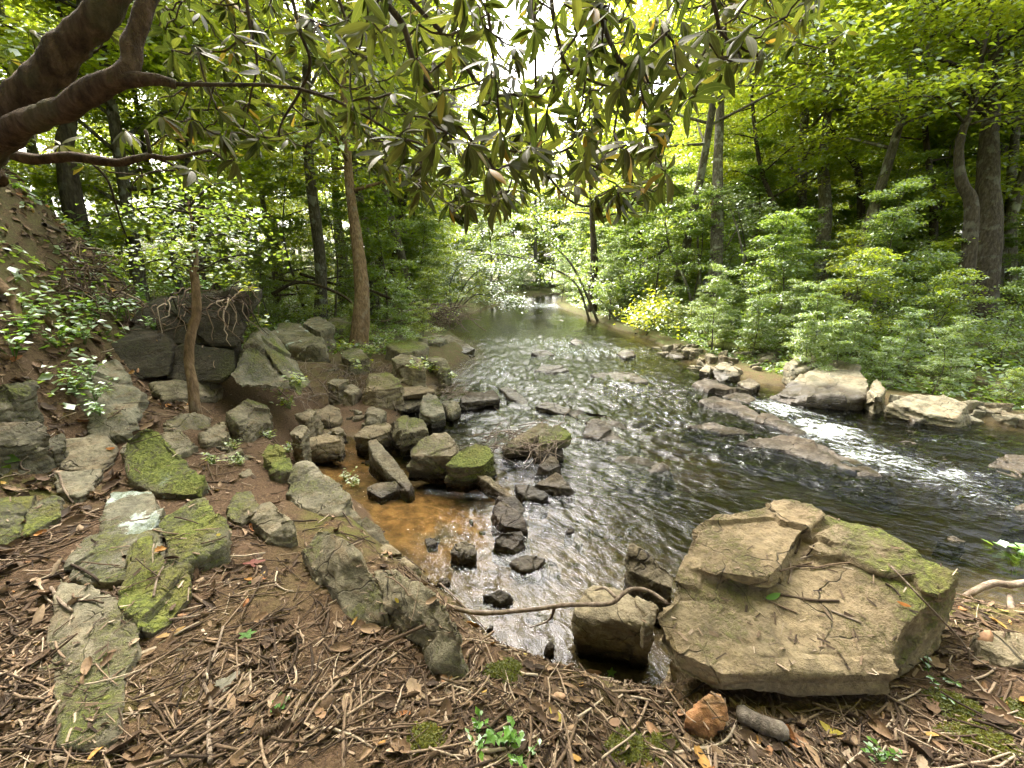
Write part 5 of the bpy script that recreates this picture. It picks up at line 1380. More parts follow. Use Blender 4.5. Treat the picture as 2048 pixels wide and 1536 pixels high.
    for (w, ax) in ends:
        ax = ax / (np.linalg.norm(ax) + 1e-9)
        ax = ax * .6 + np.array([0, 0, .55]) + r.normal(0, .22, 3); ax /= np.linalg.norm(ax)
        a = Vector(ax); t1 = a.orthogonal().normalized(); t2 = a.cross(t1)
        n = r.integers(6, 11); ph = r.uniform(0, 6.28)
        el0 = rad(r.uniform(-62, 0))
        for k in range(n):
            az = ph + k * 2.4 + r.normal(0, .25)
            el = el0 + rad(r.normal(0, 16))
            x = (t1 * math.cos(az) + t2 * math.sin(az)) * math.cos(el) + a * math.sin(el)
            z = a - x * a.dot(x)
            if z.length < 1e-3: z = t1
            z = z.normalized(); z = (z + Vector(r.normal(0, .28, 3))); z = (z - x * x.dot(z)).normalized()
            y = z.cross(x)
            L = r.uniform(.068, .132)
            o = Vector(w) + x * .012
            leaves.append((Matrix(((x.x, y.x, z.x, o.x), (x.y, y.y, z.y, o.y), (x.z, y.z, z.z, o.z), (0, 0, 0, 1))), L, int(r.integers(8))))
    mids = np.array([np.array(m.translation) for m, _, _ in leaves])
    u, v, dep = project(mids)
    inside = (u > -40) & (u < 2090) & (v > -30) & (v < 620) & (dep > .2)
    size = np.array([l for _, l, _ in leaves]) / np.maximum(dep, .2) * inside
    big = set(np.argsort(-size)[:300].tolist())
    mb = MB()
    for i, (m, L, k) in enumerate(leaves):
        if i in big:
            o = link('rhododendron_leaf', LT_ME[k], root)
            o.matrix_local = Matrix.Translation(-Vector(base)) @ m @ Matrix.Scale(L, 4)
        else:
            V, Q, rib = LT[k]
            M3 = np.array(m.to_3x3())
            mb.add((V * L) @ M3.T + mids[i] - base, Q, None, rib=rib, tint=r.random())
    lo = link('leaves', mb.mesh('leaves', [RLEAF]), root)
    lo['kind'] = 'stuff'
    return root
rhododendron()
# ================================================================== litter, twigs, small plants
bpy.context.view_layer.update()
_bv = []
for j in ROCK_JOBS:
    c = np.array(j.obj.matrix_world.translation)
    if np.hypot(c[0], c[1]) < 8.5:
        me = j.me
        co = np.empty(len(me.vertices) * 3, np.float32); me.vertices.foreach_get('co', co); co = co.reshape(-1, 3) + j.org
        me.calc_loop_triangles()
        tr = np.empty(len(me.loop_triangles) * 3, np.int32); me.loop_triangles.foreach_get('vertices', tr)
        _bv.append((co.min(0), co.max(0), BVHTree.FromPolygons(co.tolist(), tr.reshape(-1, 3).tolist(), all_triangles=True), j))
def drop(x, y):
    """height, normal and rock (or None) seen from above"""
    z = H(x, y); nrm = Vector((0, 0, 1)); who = None
    for lo, hi, b, j in _bv:
        if lo[0] <= x <= hi[0] and lo[1] <= y <= hi[1] and hi[2] > z:
            hit = b.ray_cast(Vector((x, y, 4)), Vector((0, 0, -1)))
            if hit[0] is not None and hit[0].z > z:
                z, nrm, who = hit[0].z, hit[1], j
    if who is None:
        e = .03
        gx, gy = (H(x + e, y) - z) / e, (H(x, y + e) - z) / e
        nrm = Vector((-gx, -gy, 1)).normalized()
    return z, nrm, who
def PR(u, v):
    """photo pixel -> first surface (rock or ground)"""
    g = PG(u, v)
    d = Vector(ray(u, v)); best = (Vector(g) - Vector(CAM)).length / d.length
    P = g
    dn = d.normalized()
    for lo, hi, b, j in _bv:
        hit = b.ray_cast(Vector(CAM), dn)
        if hit[0] is not None and hit[3] < (Vector(P) - Vector(CAM)).length: P = np.array(hit[0])
    return P

def litter_material():
    t = NT('dead_leaf')
    oi = t.n('ShaderNodeObjectInfo'); tc = t.n('ShaderNodeTexCoord')
    tint = t.math('FRACT', t.math('ADD', t.attr('tint'), oi.outputs['Random']))
    col = t.ramp(tint, [(0, (.035, .021, .011)), (.35, (.080, .046, .023)), (.6, (.14, .085, .044)), (.78, (.23, .15, .085)), (.9, (.34, .25, .165)), (.95, (.28, .11, .035)), (1, (.38, .24, .06))])
    geo = t.n('ShaderNodeNewGeometry')
    n = t.noise(geo.outputs['Position'], 70, 4, .65)
    col = t.mix(.6, col, t.ramp(n, [(.3, .5), (.7, 1.3)]), 'MULTIPLY')
    return t.done(t.principled(col, .75, t.bump(n, .6, .004), .3))
DEAD = litter_material()
def twig_material():
    t = NT('dead_twig')
    oi = t.n('ShaderNodeObjectInfo'); geo = t.n('ShaderNodeNewGeometry')
    tint = t.math('FRACT', t.math('ADD', t.attr('tint'), oi.outputs['Random']))
    col = t.ramp(tint, [(0, (.030, .019, .012)), (.4, (.080, .052, .031)), (.68, (.15, .10, .062)), (.88, (.27, .195, .13)), (1, (.40, .32, .23))])
    n = t.noise(geo.outputs['Position'], 90, 4, .65)
    col = t.mix(.7, col, t.ramp(n, [(.3, .45), (.7, 1.3)]), 'MULTIPLY')
    return t.done(t.principled(col, .85, t.bump(n, .7, .004), .25))
TWIG = twig_material()
PALE_TWIG = bark_material('pale_wood', (.085, .060, .042), (.18, .135, .098), (.32, .26, .20))
def plain_leaf(name, c, tr):
    return leaf_material(name, tuple(k * .8 for k in c), c, tuple(k * 1.25 for k in c), tr, .45, 1, .5)
YELLOW_LEAF = plain_leaf('yellow_leaf', (.42, .34, .06), (.4, .35, .05))
GREEN_LEAF = plain_leaf('green_leaf', (.09, .19, .045), (.18, .34, .05))
SEED_LEAF = plain_leaf('seedling_leaf', (.11, .24, .035), (.22, .42, .04))

# --- shapes shared by the litter
def dead_leaf_mesh(seed):
    r = np.random.default_rng(seed)
    kind = seed % 3
    n = 7
    t = np.linspace(0, 1, n)
    if kind == 0:   w = np.sin(PI * np.clip(t * .95 + .03, 0, 1)) ** .8 * .17          # long rhododendron leaf
    elif kind == 1: w = np.sin(PI * np.clip(t * .93 + .05, 0, 1)) ** .6 * .30          # beech
    else:           w = np.sin(PI * np.clip(t * .93 + .05, 0, 1)) ** .6 * (.22 + .14 * np.abs(np.sin(t * 9)))  # lobed oak
    curl = r.uniform(.2, 1.4); bend = r.uniform(-.5, .5)
    V = []
    for s in (-1, -.5, 0, .5, 1):
        a = curl * s
        V.append(np.stack([t, np.sin(a) / max(curl, .1) * w, (1 - np.cos(a)) / max(curl, .1) * w * 1.2 + bend * (t - .5) ** 2 + r.normal(0, .018, n)], 1))
    V = np.stack(V, 1).reshape(-1, 3); V[:, 0] -= .5
    Q = [[i * 5 + k, i * 5 + k + 1, i * 5 + k + 6, i * 5 + k + 5] for i in range(n - 1) for k in range(4)]
    return V, np.array(Q)
DL = [dead_leaf_mesh(i) for i in range(9)]
DL_ME = [mk_mesh('dead_leaf', V, [Q], [DEAD], True, dict(tint=np.full(len(V), i * .11))) for i, (V, Q) in enumerate(DL)]
def twig_shape(seed):
    r = np.random.default_rng(seed)
    n = 7
    t = np.linspace(-.5, .5, n)
    k = r.uniform(-.07, .07) if seed % 4 else r.uniform(-.2, .2)
    P = np.stack([t, k * (t * t * 4 - .4) + r.normal(0, .008, n), np.abs(r.normal(0, .006, n))], 1)
    V, Q, T = tube(P, np.linspace(1, .72, n) * .022 * r.uniform(.75, 1.25), 6, .25, seed, True, 12)
    return V, Q, T
TW = [twig_shape(i) for i in range(12)]
TW_ME = [mk_mesh('twig', V, [Q, T], [TWIG], True, dict(tint=np.full(len(V), i * .083))) for i, (V, Q, T) in enumerate(TW)]
rl = np.random.default_rng(2024)
def frame(x_dir, up):
    x = Vector(x_dir); z = Vector(up); x = (x - z * x.dot(z)).normalized(); y = z.cross(x)
    return Matrix(((x.x, y.x, z.x), (x.y, y.y, z.y), (x.z, y.z, z.z)))
LANDMARKS = [((.95, 1.15), 'in front of the slab boulder'), ((1.9, 1.2), 'right of the slab boulder'), ((.1, 1.45), 'on the dirt lip above the near water'), ((-.35, 1.35), 'below the long olive slab'),
             ((-.9, 1.7), 'left of the long olive boulder'), ((-.25, .95), 'in the middle of the near litter'), ((-.9, 1.15), 'between the bottom left slab and the litter centre'), ((.35, .9), 'by the green seedling in the near litter'),
             ((-1.6, 1.3), 'beside the largest bottom left slab'), ((-2.4, 1.7), 'in the dark soil at the left edge'), ((-1.7, 2.0), 'beside the narrow mossy ridge'), ((-1.35, 2.3), 'under the small split block'),
             ((-2.6, 2.7), 'near the mossy wedge rock'), ((-1.7, 2.9), 'behind the small split block'), ((-3.2, 4.2), 'at the crooked trunk'), ((-2.6, 3.6), 'on the rubbly left bank'), ((-3.6, 3.0), 'among the dark left blocks'), ((-4.5, 4.0), 'on the left hill')]
NEAR_MARKS = [(480, 1460, 'near the pine cone'), (620, 1470, 'along the bottom edge of the litter'), (760, 1450, 'left of the dark moss cushion'), (1000, 1420, 'above the bright seedling'), (900, 1400, 'in the lower central litter'), (560, 1380, 'by the green lobed leaf'), (430, 1400, 'by the pale tattered leaf'),
              (330, 1330, 'by the narrow golden leaf'), (300, 1420, 'right of the largest bottom slab'), (480, 1270, 'by the bluish lobed leaf'), (600, 1300, 'under the long boulder'), (700, 1290, 'at the lower end of the long boulder'), (800, 1340, 'below the long slab'), (960, 1330, 'on the dirt lip'), (1100, 1360, 'at the crest of the dirt lip'),
              (1200, 1400, 'before the tan block'), (1200, 1480, 'by the tan leaf'), (1330, 1440, 'left of the orange stone'), (1420, 1510, 'below the orange stone'), (1560, 1500, 'by the rotten wood'), (1680, 1500, 'by the curled pale green leaf'), (1800, 1480, 'below the boulder flank'), (1950, 1400, 'right of the boulder flank'), (2000, 1500, 'in the bottom right corner'),
              (1980, 1330, 'beside the flat rock at the right edge'), (540, 1140, 'by the rusty red leaf'), (480, 1060, 'left of the small split block'), (600, 1180, 'left of the long boulder tip'), (430, 1180, 'right of the mossy ridge'), (60, 1150, 'on the dark soil at the left edge'), (40, 1350, 'left of the largest bottom slab'), (60, 1480, 'in the bottom left corner'),
              (80, 960, 'before the dark left blocks'), (240, 960, 'beside the bare flagstone'), (420, 980, 'right of the mossy wedge'), (330, 820, 'at the crooked trunk'), (470, 920, 'on the rubbly slope above the pool'), (560, 850, 'by the toe of the outcrop'), (150, 700, 'on the left hill under the roots'), (650, 730, 'among the far left shore rocks'), (800, 720, 'under the reddish trunk')]
def px_where(P):
    u, v, dep = project(np.asarray(P)[None])
    return min(NEAR_MARKS, key=lambda q: (q[0] - u[0]) ** 2 + (q[1] - v[0]) ** 2)[2]
def px_slant(P, d):
    u, v, _ = project(np.stack([np.asarray(P), np.asarray(P) + np.asarray(d) * .03]))
    a = math.degrees(math.atan2(-(v[1] - v[0]), u[1] - u[0])) % 180
    return 'lying level' if a < 18 or a > 162 else ('slanting up right' if a < 72 else ('pointing upright' if a < 108 else 'slanting up left'))
def where(x, y):
    return min(LANDMARKS, key=lambda l: (l[0][0] - x) ** 2 + (l[0][1] - y) ** 2)[1]
def bank_points(n, clump=True):
    """points on the near bank, denser close to the camera and in the litter hollow"""
    out = []
    while len(out) < n:
        if rl.random() < .72:
            u, v = rl.uniform(-60, 2110), 900 + 640 * rl.random() ** .75
            p = PZ(u, v, .48)
        else:
            p = np.array([rl.uniform(-4.6, -1.2), rl.uniform(1.0, 5.2), 0])
        x, y = p[0], p[1]
        if y < .35 or near_sd(x, y) < .06: continue
        if clump and fbm2(np.array([x]), np.array([y]), 2.2, 2, 55)[0] < rl.uniform(-.75, .12): continue
        out.append((x, y))
    return out
# twigs: gather all, the 300 that show largest become things, the rest one loose layer
cand = []
for (x, y) in bank_points(4600):
    L = .045 + .25 * rl.random() ** 2.4
    z, nrm, who = drop(x, y)
    if who is not None and (who.name == 'slab_boulder' or rl.random() < .88): continue
    if nrm.z < .45: continue
    flow = (x * .9 + y * .5 + .9 * fbm2(np.array([x]), np.array([y]), 1.4, 2, 66)[0])
    az = .9 + 1.1 * math.sin(flow * 2.2) + rl.normal(0, .7)
    R = frame((math.cos(az), math.sin(az), rl.normal(0, .12)), (nrm + Vector(rl.normal(0, .10, 3))).normalized())
    thick = rl.uniform(.45, 1.7) * min(1.15, .085 / L + .30)
    S = Matrix.Diagonal((L, L * thick, L * thick))
    M = (R @ S).to_4x4(); M.translation = Vector((x, y, z + .006 + L * .012))
    cand.append((M, L, int(rl.integers(12)), x, y, who))
P_ = np.array([np.array(c[0].translation) for c in cand]); u_, v_, d_ = project(P_)
sc_ = np.array([c[1] for c in cand]) / d_ * ((u_ > -20) & (u_ < 2070) & (v_ < 1560) & (v_ > 500))
top_ = set(np.argsort(-sc_)[:290].tolist())
rest = MB()
for i, (M, L, k, x, y, who) in enumerate(cand):
    if i in top_:
        o = link('twig', TW_ME[k]); o.matrix_world = M
        ln = L / max(d_[i], .3)
        szw = 'very long' if L > .21 else ('long' if L > .16 else ('short' if L < .10 else 'middling'))
        ar = M.to_scale().y / L
        thw = 'thick' if ar > 1.0 else ('thin' if ar < .5 else 'slim')
        tag(o, f'{szw} {thw} twig {px_slant(M.translation, M.col[0].xyz.normalized())} ' + ('on a rock ' if who is not None else '') + px_where(M.translation), 'twig', 'dry twigs on the near bank')
    else:
        V, Q, T = TW[k]; A = np.array(M)
        rest.add(V @ A[:3, :3].T + A[:3, 3], Q, T, tint=rl.random())
tag(link('twig_litter', rest.mesh('twig_litter', [TWIG])), 'countless small dry twigs scattered over the near bank', kind='stuff')
# dead leaves the same way
cand = []
for (x, y) in bank_points(1900):
    L = .025 + .065 * rl.random() ** 1.8
    z, nrm, who = drop(x, y)
    if who is not None and (who.name == 'slab_boulder' or rl.random() < .93): continue
    if nrm.z < .4: continue
    az = rl.uniform(0, 2 * PI)
    up = (nrm + Vector(rl.normal(0, .38, 3))).normalized()
    R = frame((math.cos(az), math.sin(az), 0), up if rl.random() < .7 else -up)
    M = (R @ Matrix.Scale(L, 3)).to_4x4(); M.translation = Vector((x, y, z + .004 + L * .10))
    cand.append((M, L, int(rl.integers(9)), x, y, who))
P_ = np.array([np.array(c[0].translation) for c in cand]); u_, v_, d_ = project(P_)
sc_ = np.array([c[1] for c in cand]) / d_ * ((u_ > -20) & (u_ < 2070) & (v_ < 1560) & (v_ > 500))
top_ = set(np.argsort(-sc_)[:280].tolist())
rest = MB()
for i, (M, L, k, x, y, who) in enumerate(cand):
    if i in top_:
        o = link('dead_leaf', DL_ME[k]); o.matrix_world = M
        kd = ('narrow', 'oval', 'lobed')[k % 3]
        szw = 'large' if L > .07 else ('small' if L < .05 else 'middling')
        tag(o, f'{szw} {kd} dead leaf {px_slant(M.translation, M.col[0].xyz.normalized())} ' + ('on a rock ' if who is not None else '') + px_where(M.translation), 'dead leaf', 'dead leaves on the near bank')
    else:
        V, Q = DL[k]; A = np.array(M)
        rest.add(V @ A[:3, :3].T + A[:3, 3], Q, None, tint=rl.random())
# leaf litter up the left hill as well
for k in range(4200):
    y = rl.uniform(1.5, 9.5); x = foot_of(y) - rl.uniform(-.4, 4.5)
    z, nrm, who = drop(x, y)
    if who is not None: continue
    V, Q = DL[int(rl.integers(9))]
    L = rl.uniform(.05, .12); az = rl.uniform(0, 2 * PI)
    A = np.array(frame((math.cos(az), math.sin(az), 0), (nrm + Vector(rl.normal(0, .4, 3))).normalized())) * L
    rest.add(V[::1] @ A.T + np.array([x, y, z + .02]), Q, None, tint=rl.random())
tag(link('leaf_litter', rest.mesh('leaf_litter', [DEAD])), 'layer of crumbled brown dead leaves over the banks', kind='stuff')
# fine crumbs: bits of bark, stalks and needles
cr = MB()
for (x, y) in bank_points(8000):
    z, nrm, who = drop(x, y) if rl.random() < .25 else (H(x, y), Vector((0, 0, 1)), None)
    L = rl.uniform(.006, .026); az = rl.uniform(0, 2 * PI); w = L * rl.uniform(.04, .22)
    c, s = math.cos(az), math.sin(az)
    a = np.array([x, y, z + rl.uniform(.002, .010)])
    d = np.array([c, s, rl.normal(0, .25)]) * L; e = np.array([-s, c, rl.normal(0, .4)]) * w
    cr.add(np.array([a - d - e, a + d - e, a + d + e, a - d + e + np.array([0, 0, w * .5])]), np.array([[0, 1, 2, 3]]), None, tint=rl.random())
tag(link('litter_crumbs', cr.mesh('litter_crumbs', [TWIG], False)), 'fine crumbs of bark and stalks over the soil', kind='stuff')

# --- twigs, roots and branches that can be told apart
def stick_px(name, label, pts, r0, r1, mat, cat='twig', lift=.012, sides=8, rough=.2, group=None, n=26, forks=()):
    """stick lying through photo pixels (u, v) on whatever is there, or (u, v, z)"""
    P = []
    for p in pts:
        P.append(PZ(*p) if len(p) == 3 else PR(p[0], p[1]) + [0, 0, lift])
    mb = MB()
    S = spline(P, n)
    mb.tube(S, np.linspace(r0, r1, n), sides, rough, len(label), 25, tint=.6)
    for f in forks:
        Q = [PZ(*p) if len(p) == 3 else PR(p[0], p[1]) + [0, 0, lift] for p in f]
        mb.tube(spline(Q, 10), np.linspace(r1 * 1.1, r1 * .5, 10), 6, rough, 3, 25, tint=.4)
    c = S.mean(0); c[2] = S[:, 2].min()
    mb.V = [v - c for v in mb.V]
    return tag(link(name, mb.mesh(name, [mat]), None, c), label, cat, group)
stick_px('fallen_branch', 'long crooked bare branch lying from the long slab across the water to the tan block', [(892, 1212, .24), (960, 1226, .19), (1062, 1219, .18), (1120, 1211, .22), (1165, 1209, .32), (1220, 1207, .40), (1247, 1187, .43), (1264, 1178, .44), (1298, 1182, .42), (1334, 1206, .42)], .013, .009, PALE_TWIG, 'branch', 0, 10, .25, None, 50,
         [[(1110, 1213, .2), (1098, 1240, .06), (1060, 1255, .02)], [(1232, 1196, .41), (1210, 1176, .38), (1190, 1180, .36)]])
stick_px('pale_stick', 'thin pale stick leaning over the mossy flank of the slab boulder', [(1781, 1132, .83), (1851, 1205, .76), (1917, 1275, .62), (1945, 1312, .54), (1990, 1340, .50)], .0045, .003, PALE_TWIG, 'stick', 0, 7, .1, None, 24, [[(1937, 1296, .58), (1940, 1330, .5)]])
stick_px('bare_root', 'smooth pale root curving in from the right picture edge behind the boulder', [(1930, 1194, .30), (1962, 1176, .36), (1990, 1166, .38), (2020, 1170, .37), (2070, 1166, .36), (2130, 1180, .32)], .016, .02, PALE_TWIG, 'root', 0)
stick_px('bare_root', 'short upright root stub at the right edge beside the water', [(2030, 1260, .30), (2024, 1220, .34), (2018, 1190, .33)], .016, .012, PALE_TWIG, 'root', 0)
stick_px('curved_twig', 'long curved twig bending round the orange stone', [(1297, 1504), (1340, 1512), (1385, 1510), (1430, 1498), (1456, 1480), (1472, 1450), (1482, 1411)], .006, .003, TWIG, 'twig', .012)
stick_px('straight_twig', 'dark straight twig across the middle of the slab boulder top', [(1556, 1190), (1620, 1202), (1678, 1204)], .0055, .0045, TWIG, 'twig', .006)
stick_px('straight_twig', 'short tan twig lying right of the centre on the slab boulder', [(1662, 1224), (1722, 1248)], .005, .004, PALE_TWIG, 'twig', .006)
stick_px('curved_twig', 'thin dark twig crossing the front of the boulder litter pocket', [(1530, 1200), (1560, 1214), (1594, 1228)], .004, .003, TWIG, 'twig', .006)
for k, (pa, pb) in enumerate([((1560, 1145), (1625, 1128)), ((1576, 1170), (1580, 1130)), ((1600, 1120), (1640, 1110)), ((1620, 1140), (1700, 1128)), ((1590, 1110), (1600, 1080)), ((1610, 1118), (1628, 1092)), ((1585, 1135), (1650, 1140)), ((1780, 1160), (1830, 1150)), ((1770, 1170), (1800, 1196))]):
    stick_px('twig', 'small twig caught in the moss pocket on top of the slab boulder', [pa, ((pa[0] + pb[0]) / 2 + 3, (pa[1] + pb[1]) / 2 - 2), pb], .0042, .003, TWIG, 'twig', .008, 6, .2, 'twigs in the boulder moss pocket', 8)
stick_px('twig', 'twig standing on the mossy ridge with a sharp shadow', [(308, 1198), (316, 1160), (328, 1138)], .005, .004, PALE_TWIG, 'twig', .012)
stick_px('bent_twig', 'tan bent twig on the small lichen spot of the bottom left slab', [(104, 1182), (122, 1206), (146, 1226)], .007, .006, PALE_TWIG, 'twig', .01)
stick_px('bent_twig', 'brown bent twig arching above the bottom left slab', [(128, 1130), (160, 1140), (190, 1158), (202, 1174)], .007, .005, TWIG, 'twig', .012)
stick_px('forked_stick', 'long thin dark stick across the dark soil on the left', [(0, 1108), (60, 1100), (110, 1094), (150, 1072), (214, 1042)], .005, .0035, TWIG, 'stick', .012)
stick_px('forked_stick', 'grey crooked root twig beside the bare grey flagstone', [(100, 962), (118, 950), (126, 976), (140, 998), (148, 1010)], .008, .005, PALE_TWIG, 'stick', .012)
stick_px('curled_root', 'curled pale root loop lying before the dark left blocks', [(56, 914), (42, 926), (46, 940), (60, 944), (44, 952), (28, 954)], .007, .005, PALE_TWIG, 'root', .01)
stick_px('long_stick', 'long slanting stick in the litter below the bottom slab', [(340, 1244), (400, 1236), (432, 1222)], .006, .005, PALE_TWIG, 'stick', .012)
stick_px('long_stick', 'thick straight stick running up to the foot of the long slab', [(700, 1330), (760, 1300), (852, 1258)], .009, .007, TWIG, 'stick', .02)
stick_px('long_stick', 'dark stick beside the thick straight one in the litter', [(640, 1420), (700, 1350), (758, 1300)], .007, .005, TWIG, 'stick', .015)
stick_px('long_stick', 'pale bundle stick in the central litter', [(410, 1362), (432, 1310), (448, 1262)], .0055, .005, PALE_TWIG, 'stick', .012)
stick_px('long_stick', 'thin wandering vine twig over the central litter', [(540, 1330), (560, 1372), (600, 1392), (660, 1398), (720, 1380)], .004, .003, TWIG, 'stick', .015)
stick_px('long_stick', 'long twig from the dirt lip towards the orange stone', [(1060, 1380), (1120, 1410), (1200, 1450), (1262, 1500)], .005, .0035, TWIG, 'stick', .012)
stick_px('long_stick', 'bare twig sloping down the dirt lip to the water', [(880, 1172), (920, 1210), (972, 1264)], .006, .004, PALE_TWIG, 'stick', .02)
stick_px('long_stick', 'curved stick standing at the bottom edge of the litter', [(424, 1536), (420, 1470), (424, 1420), (410, 1378)], .008, .006, PALE_TWIG, 'stick', .014)
# rotten wood by the orange stone
def rotten_wood():
    mb = MB()
    P = spline([PG(1470, 1440) + [0, 0, .03], PG(1510, 1458) + [0, 0, .035], PG(1545, 1475) + [0, 0, .035], PG(1574, 1488) + [0, 0, .03]], 24)
    mb.tube(P, np.array([.016, .024] + [.030] * 18 + [.028, .024, .02, .012]), 14, .45, 8, 16)
    c = P.mean(0); c[2] = P[:, 2].min() - .02
    mb.V = [v - c for v in mb.V]
    tag(link('rotten_wood', mb.mesh('rotten_wood', [bark_material('rotten_wood', (.04, .034, .028), (.11, .09, .07), (.24, .20, .16), .3)]), None, c), 'short chunk of grey rotten wood beside the orange stone', 'wood')
rotten_wood()
def pine_cone():
    p = PG(540, 1478)
    mb = MB()
    ax = Vector((.9, .35, .1)).normalized(); t1 = ax.orthogonal().normalized(); t2 = ax.cross(t1)
    core = [np.array(p) + np.array(ax) * (t - .5) * .085 + [0, 0, .022] for t in np.linspace(0, 1, 8)]
    mb.tube(core, np.array([.006, .013, .016, .017, .015, .012, .008, .003]), 10, tint=.2)
    for k in range(70):
        t = k / 70; a = k * 2.4
        r0 = .004 + .014 * math.sin(PI * min(t * .9 + .1, 1)) ** .7
        dirv = np.array(t1) * math.cos(a) + np.array(t2) * math.sin(a); tang = np.cross(np.array(ax), dirv)
        c = np.array(p) + [0, 0, .022] + np.array(ax) * (t - .5) * .085
        b0 = c + dirv * r0 * .7; tip = c + dirv * (r0 + .007) + np.array(ax) * .006
        mb.add(np.array([b0 - tang * .005, b0 + tang * .005, tip + tang * .004, tip - tang * .004]), np.array([[0, 1, 2, 3]]), None, tint=.75)
    mb.V = [v - p for v in mb.V]
    tag(link('pine_cone', mb.mesh('pine_cone', [TWIG], False), None, p), 'small brown pine cone lying in the litter near the bottom edge', 'pine cone')
pine_cone()
# coloured fallen leaves that catch the eye
def flat_leaf(name, label, u, v, L, W, az, mat, lobes=0, curl=.3, cat='leaf'):
    p = PR(u, v); z, nrm, who = drop(p[0], p[1])
    k = 22
    a = np.linspace(0, 2 * PI, k, endpoint=False)
    rr = 1 + (0.38 * np.cos(lobes * a) if lobes else 0)
    ring = np.stack([np.cos(a) * L * .5 * rr, np.sin(a) * W * .5 * rr, curl * L * (np.cos(a) ** 2 * .25 - .1)], 1)
    if not lobes: ring[:, 1] *= (1 - np.abs(np.cos(a)) ** 3 * .5)
    V = np.vstack([ring, [[0, 0, -.03 * L]]])
    T = np.array([[i, (i + 1) % k, k] for i in range(k)])
    me = mk_mesh(name, V, [T], [mat], True, dict(tint=np.full(len(V), .5)))
    o = link(name, me, None, p + [0, 0, .014])
    o.rotation_euler = frame((math.cos(az), math.sin(az), 0), nrm).to_euler()
    return tag(o, label, cat)
flat_leaf('green_leaf', 'bright yellow green fallen leaf near the bottom centre', 1114, 1442, .075, .032, 2.3, YELLOW_LEAF)
flat_leaf('yellow_leaf', 'small yellow leaf at the dirt lip above the near water', 1046, 1314, .04, .028, .3, YELLOW_LEAF)
flat_leaf('yellow_leaf', 'little yellow leaf on the long olive slab', 794, 1206, .03, .016, 2.0, YELLOW_LEAF)
flat_leaf('yellow_leaf', 'yellow dot leaf beside the broad mossy slab', 438, 1074, .022, .016, .3, YELLOW_LEAF)
flat_leaf('yellow_leaf', 'narrow golden leaf right of the bottom left slab', 344, 1274, .10, .028, .7, plain_leaf('golden_leaf', (.36, .22, .07), (.3, .2, .05)))
flat_leaf('green_leaf', 'curled pale green leaf right of the rotten wood', 1660, 1468, .07, .035, 2.2, YELLOW_LEAF, 0, .8)
flat_leaf('lobed_leaf', 'bluish green lobed leaf in the centre of the litter', 496, 1278, .055, .05, .5, GREEN_LEAF, 5)
flat_leaf('lobed_leaf', 'green lobed leaf at the bottom of the litter', 560, 1416, .065, .055, 1.9, GREEN_LEAF, 5)
flat_leaf('lobed_leaf', 'small green lobed leaf left of the slab boulder tip', 1222, 1356, .045, .04, 1.2, GREEN_LEAF, 5)
flat_leaf('lobed_leaf', 'tiny green leaf in the upper litter', 506, 1168, .03, .025, .4, GREEN_LEAF, 5)
flat_leaf('green_leaf', 'green leaf lying at the twig on the slab boulder', 1545, 1198, .075, .026, .3, SEED_LEAF)
flat_leaf('orange_leaf', 'orange brown leaf on the right of the boulder moss', 1806, 1214, .05, .016, 2.7, plain_leaf('orange_leaf', (.38, .15, .04), (.3, .12, .03)))
flat_leaf('red_leaf', 'rusty red leaf under the small split block', 510, 1132, .085, .045, .6, plain_leaf('red_leaf', (.22, .075, .055), (.2, .06, .04)), 4)
flat_leaf('orange_leaf', 'orange dead leaf on the brown left flagstone', 222, 900, .06, .03, .2, plain_leaf('rust_leaf', (.36, .14, .03), (.3, .12, .03)))
flat_leaf('pale_leaf', 'pale grey tattered leaf in the lower litter', 454, 1372, .075, .05, 1.1, plain_leaf('grey_leaf', (.30, .27, .20), (.1, .1, .06)), 3)
flat_leaf('brown_leaf', 'big brown and grey folded leaf standing in the lower litter', 418, 1402, .09, .045, 2.0, plain_leaf('fold_leaf', (.26, .17, .10), (.1, .08, .04)), 0, 1.0)
flat_leaf('tan_leaf', 'tan leaf near the mossy corner of the bank', 1228, 1456, .05, .035, .8, plain_leaf('tan_leaf', (.34, .21, .13), (.1, .08, .04)))

# seedlings
def seedling(label, u, v, h, n, size, seed, mat=SEED_LEAF, spread=.05, name='seedling', group=None, dep=None, lean=0):
    r = np.random.default_rng(seed)
    p = PR(u, v) if dep is None else PD(u, v, dep)
    e = empty(name, p, label, 'plant', group)
    sm = MB(); C, D = [], []
    for k in range(max(2, n // 5)):
        tip = np.array([r.normal(lean * h, spread), r.normal(0, spread), h * r.uniform(.55, 1.05)])
        P = spline([[0, 0, -.02], tip * .5 + [0, 0, h * .1], tip], 6)
        sm.tube(P, np.linspace(.0022, .001, 6), 5, tint=.5)
        for q in range(5):
            t = .35 + .65 * (q + 1) / 5
            b = P[0] * (1 - t) + P[-1] * t
            C.append(b + r.normal(0, .004, 3)); a = q * 2.6 + r.uniform(0, .6); D.append([math.cos(a), math.sin(a), .25])
    V, T = leaf_cloud(np.array(C), size, r, .25, np.array(D) * 1.6)
    link('stem', sm.mesh('stem', [GREEN_LEAF]), e)
    link('leaves', mk_mesh('leaves', V, [T], [mat], False, dict(tint=r.random(len(V)))), e)
    return e
seedling('bright green seedling with small leaves at the bottom centre of the picture', 1016, 1500, .13, 40, .030, 1)
seedling('low sprawling green weed left of the bottom centre seedling', 955, 1492, .05, 30, .026, 2, spread=.05)
seedling('tiny green seedling at the bottom picture edge', 1040, 1530, .06, 20, .022, 3)
seedling('green sapling sprig with oval leaves at the right edge by the water', 2030, 1150, .26, 30, .075, 4, lean=-.2)
seedling('small green plant right of the slab boulder foot', 1880, 1390, .05, 15, .022, 5)
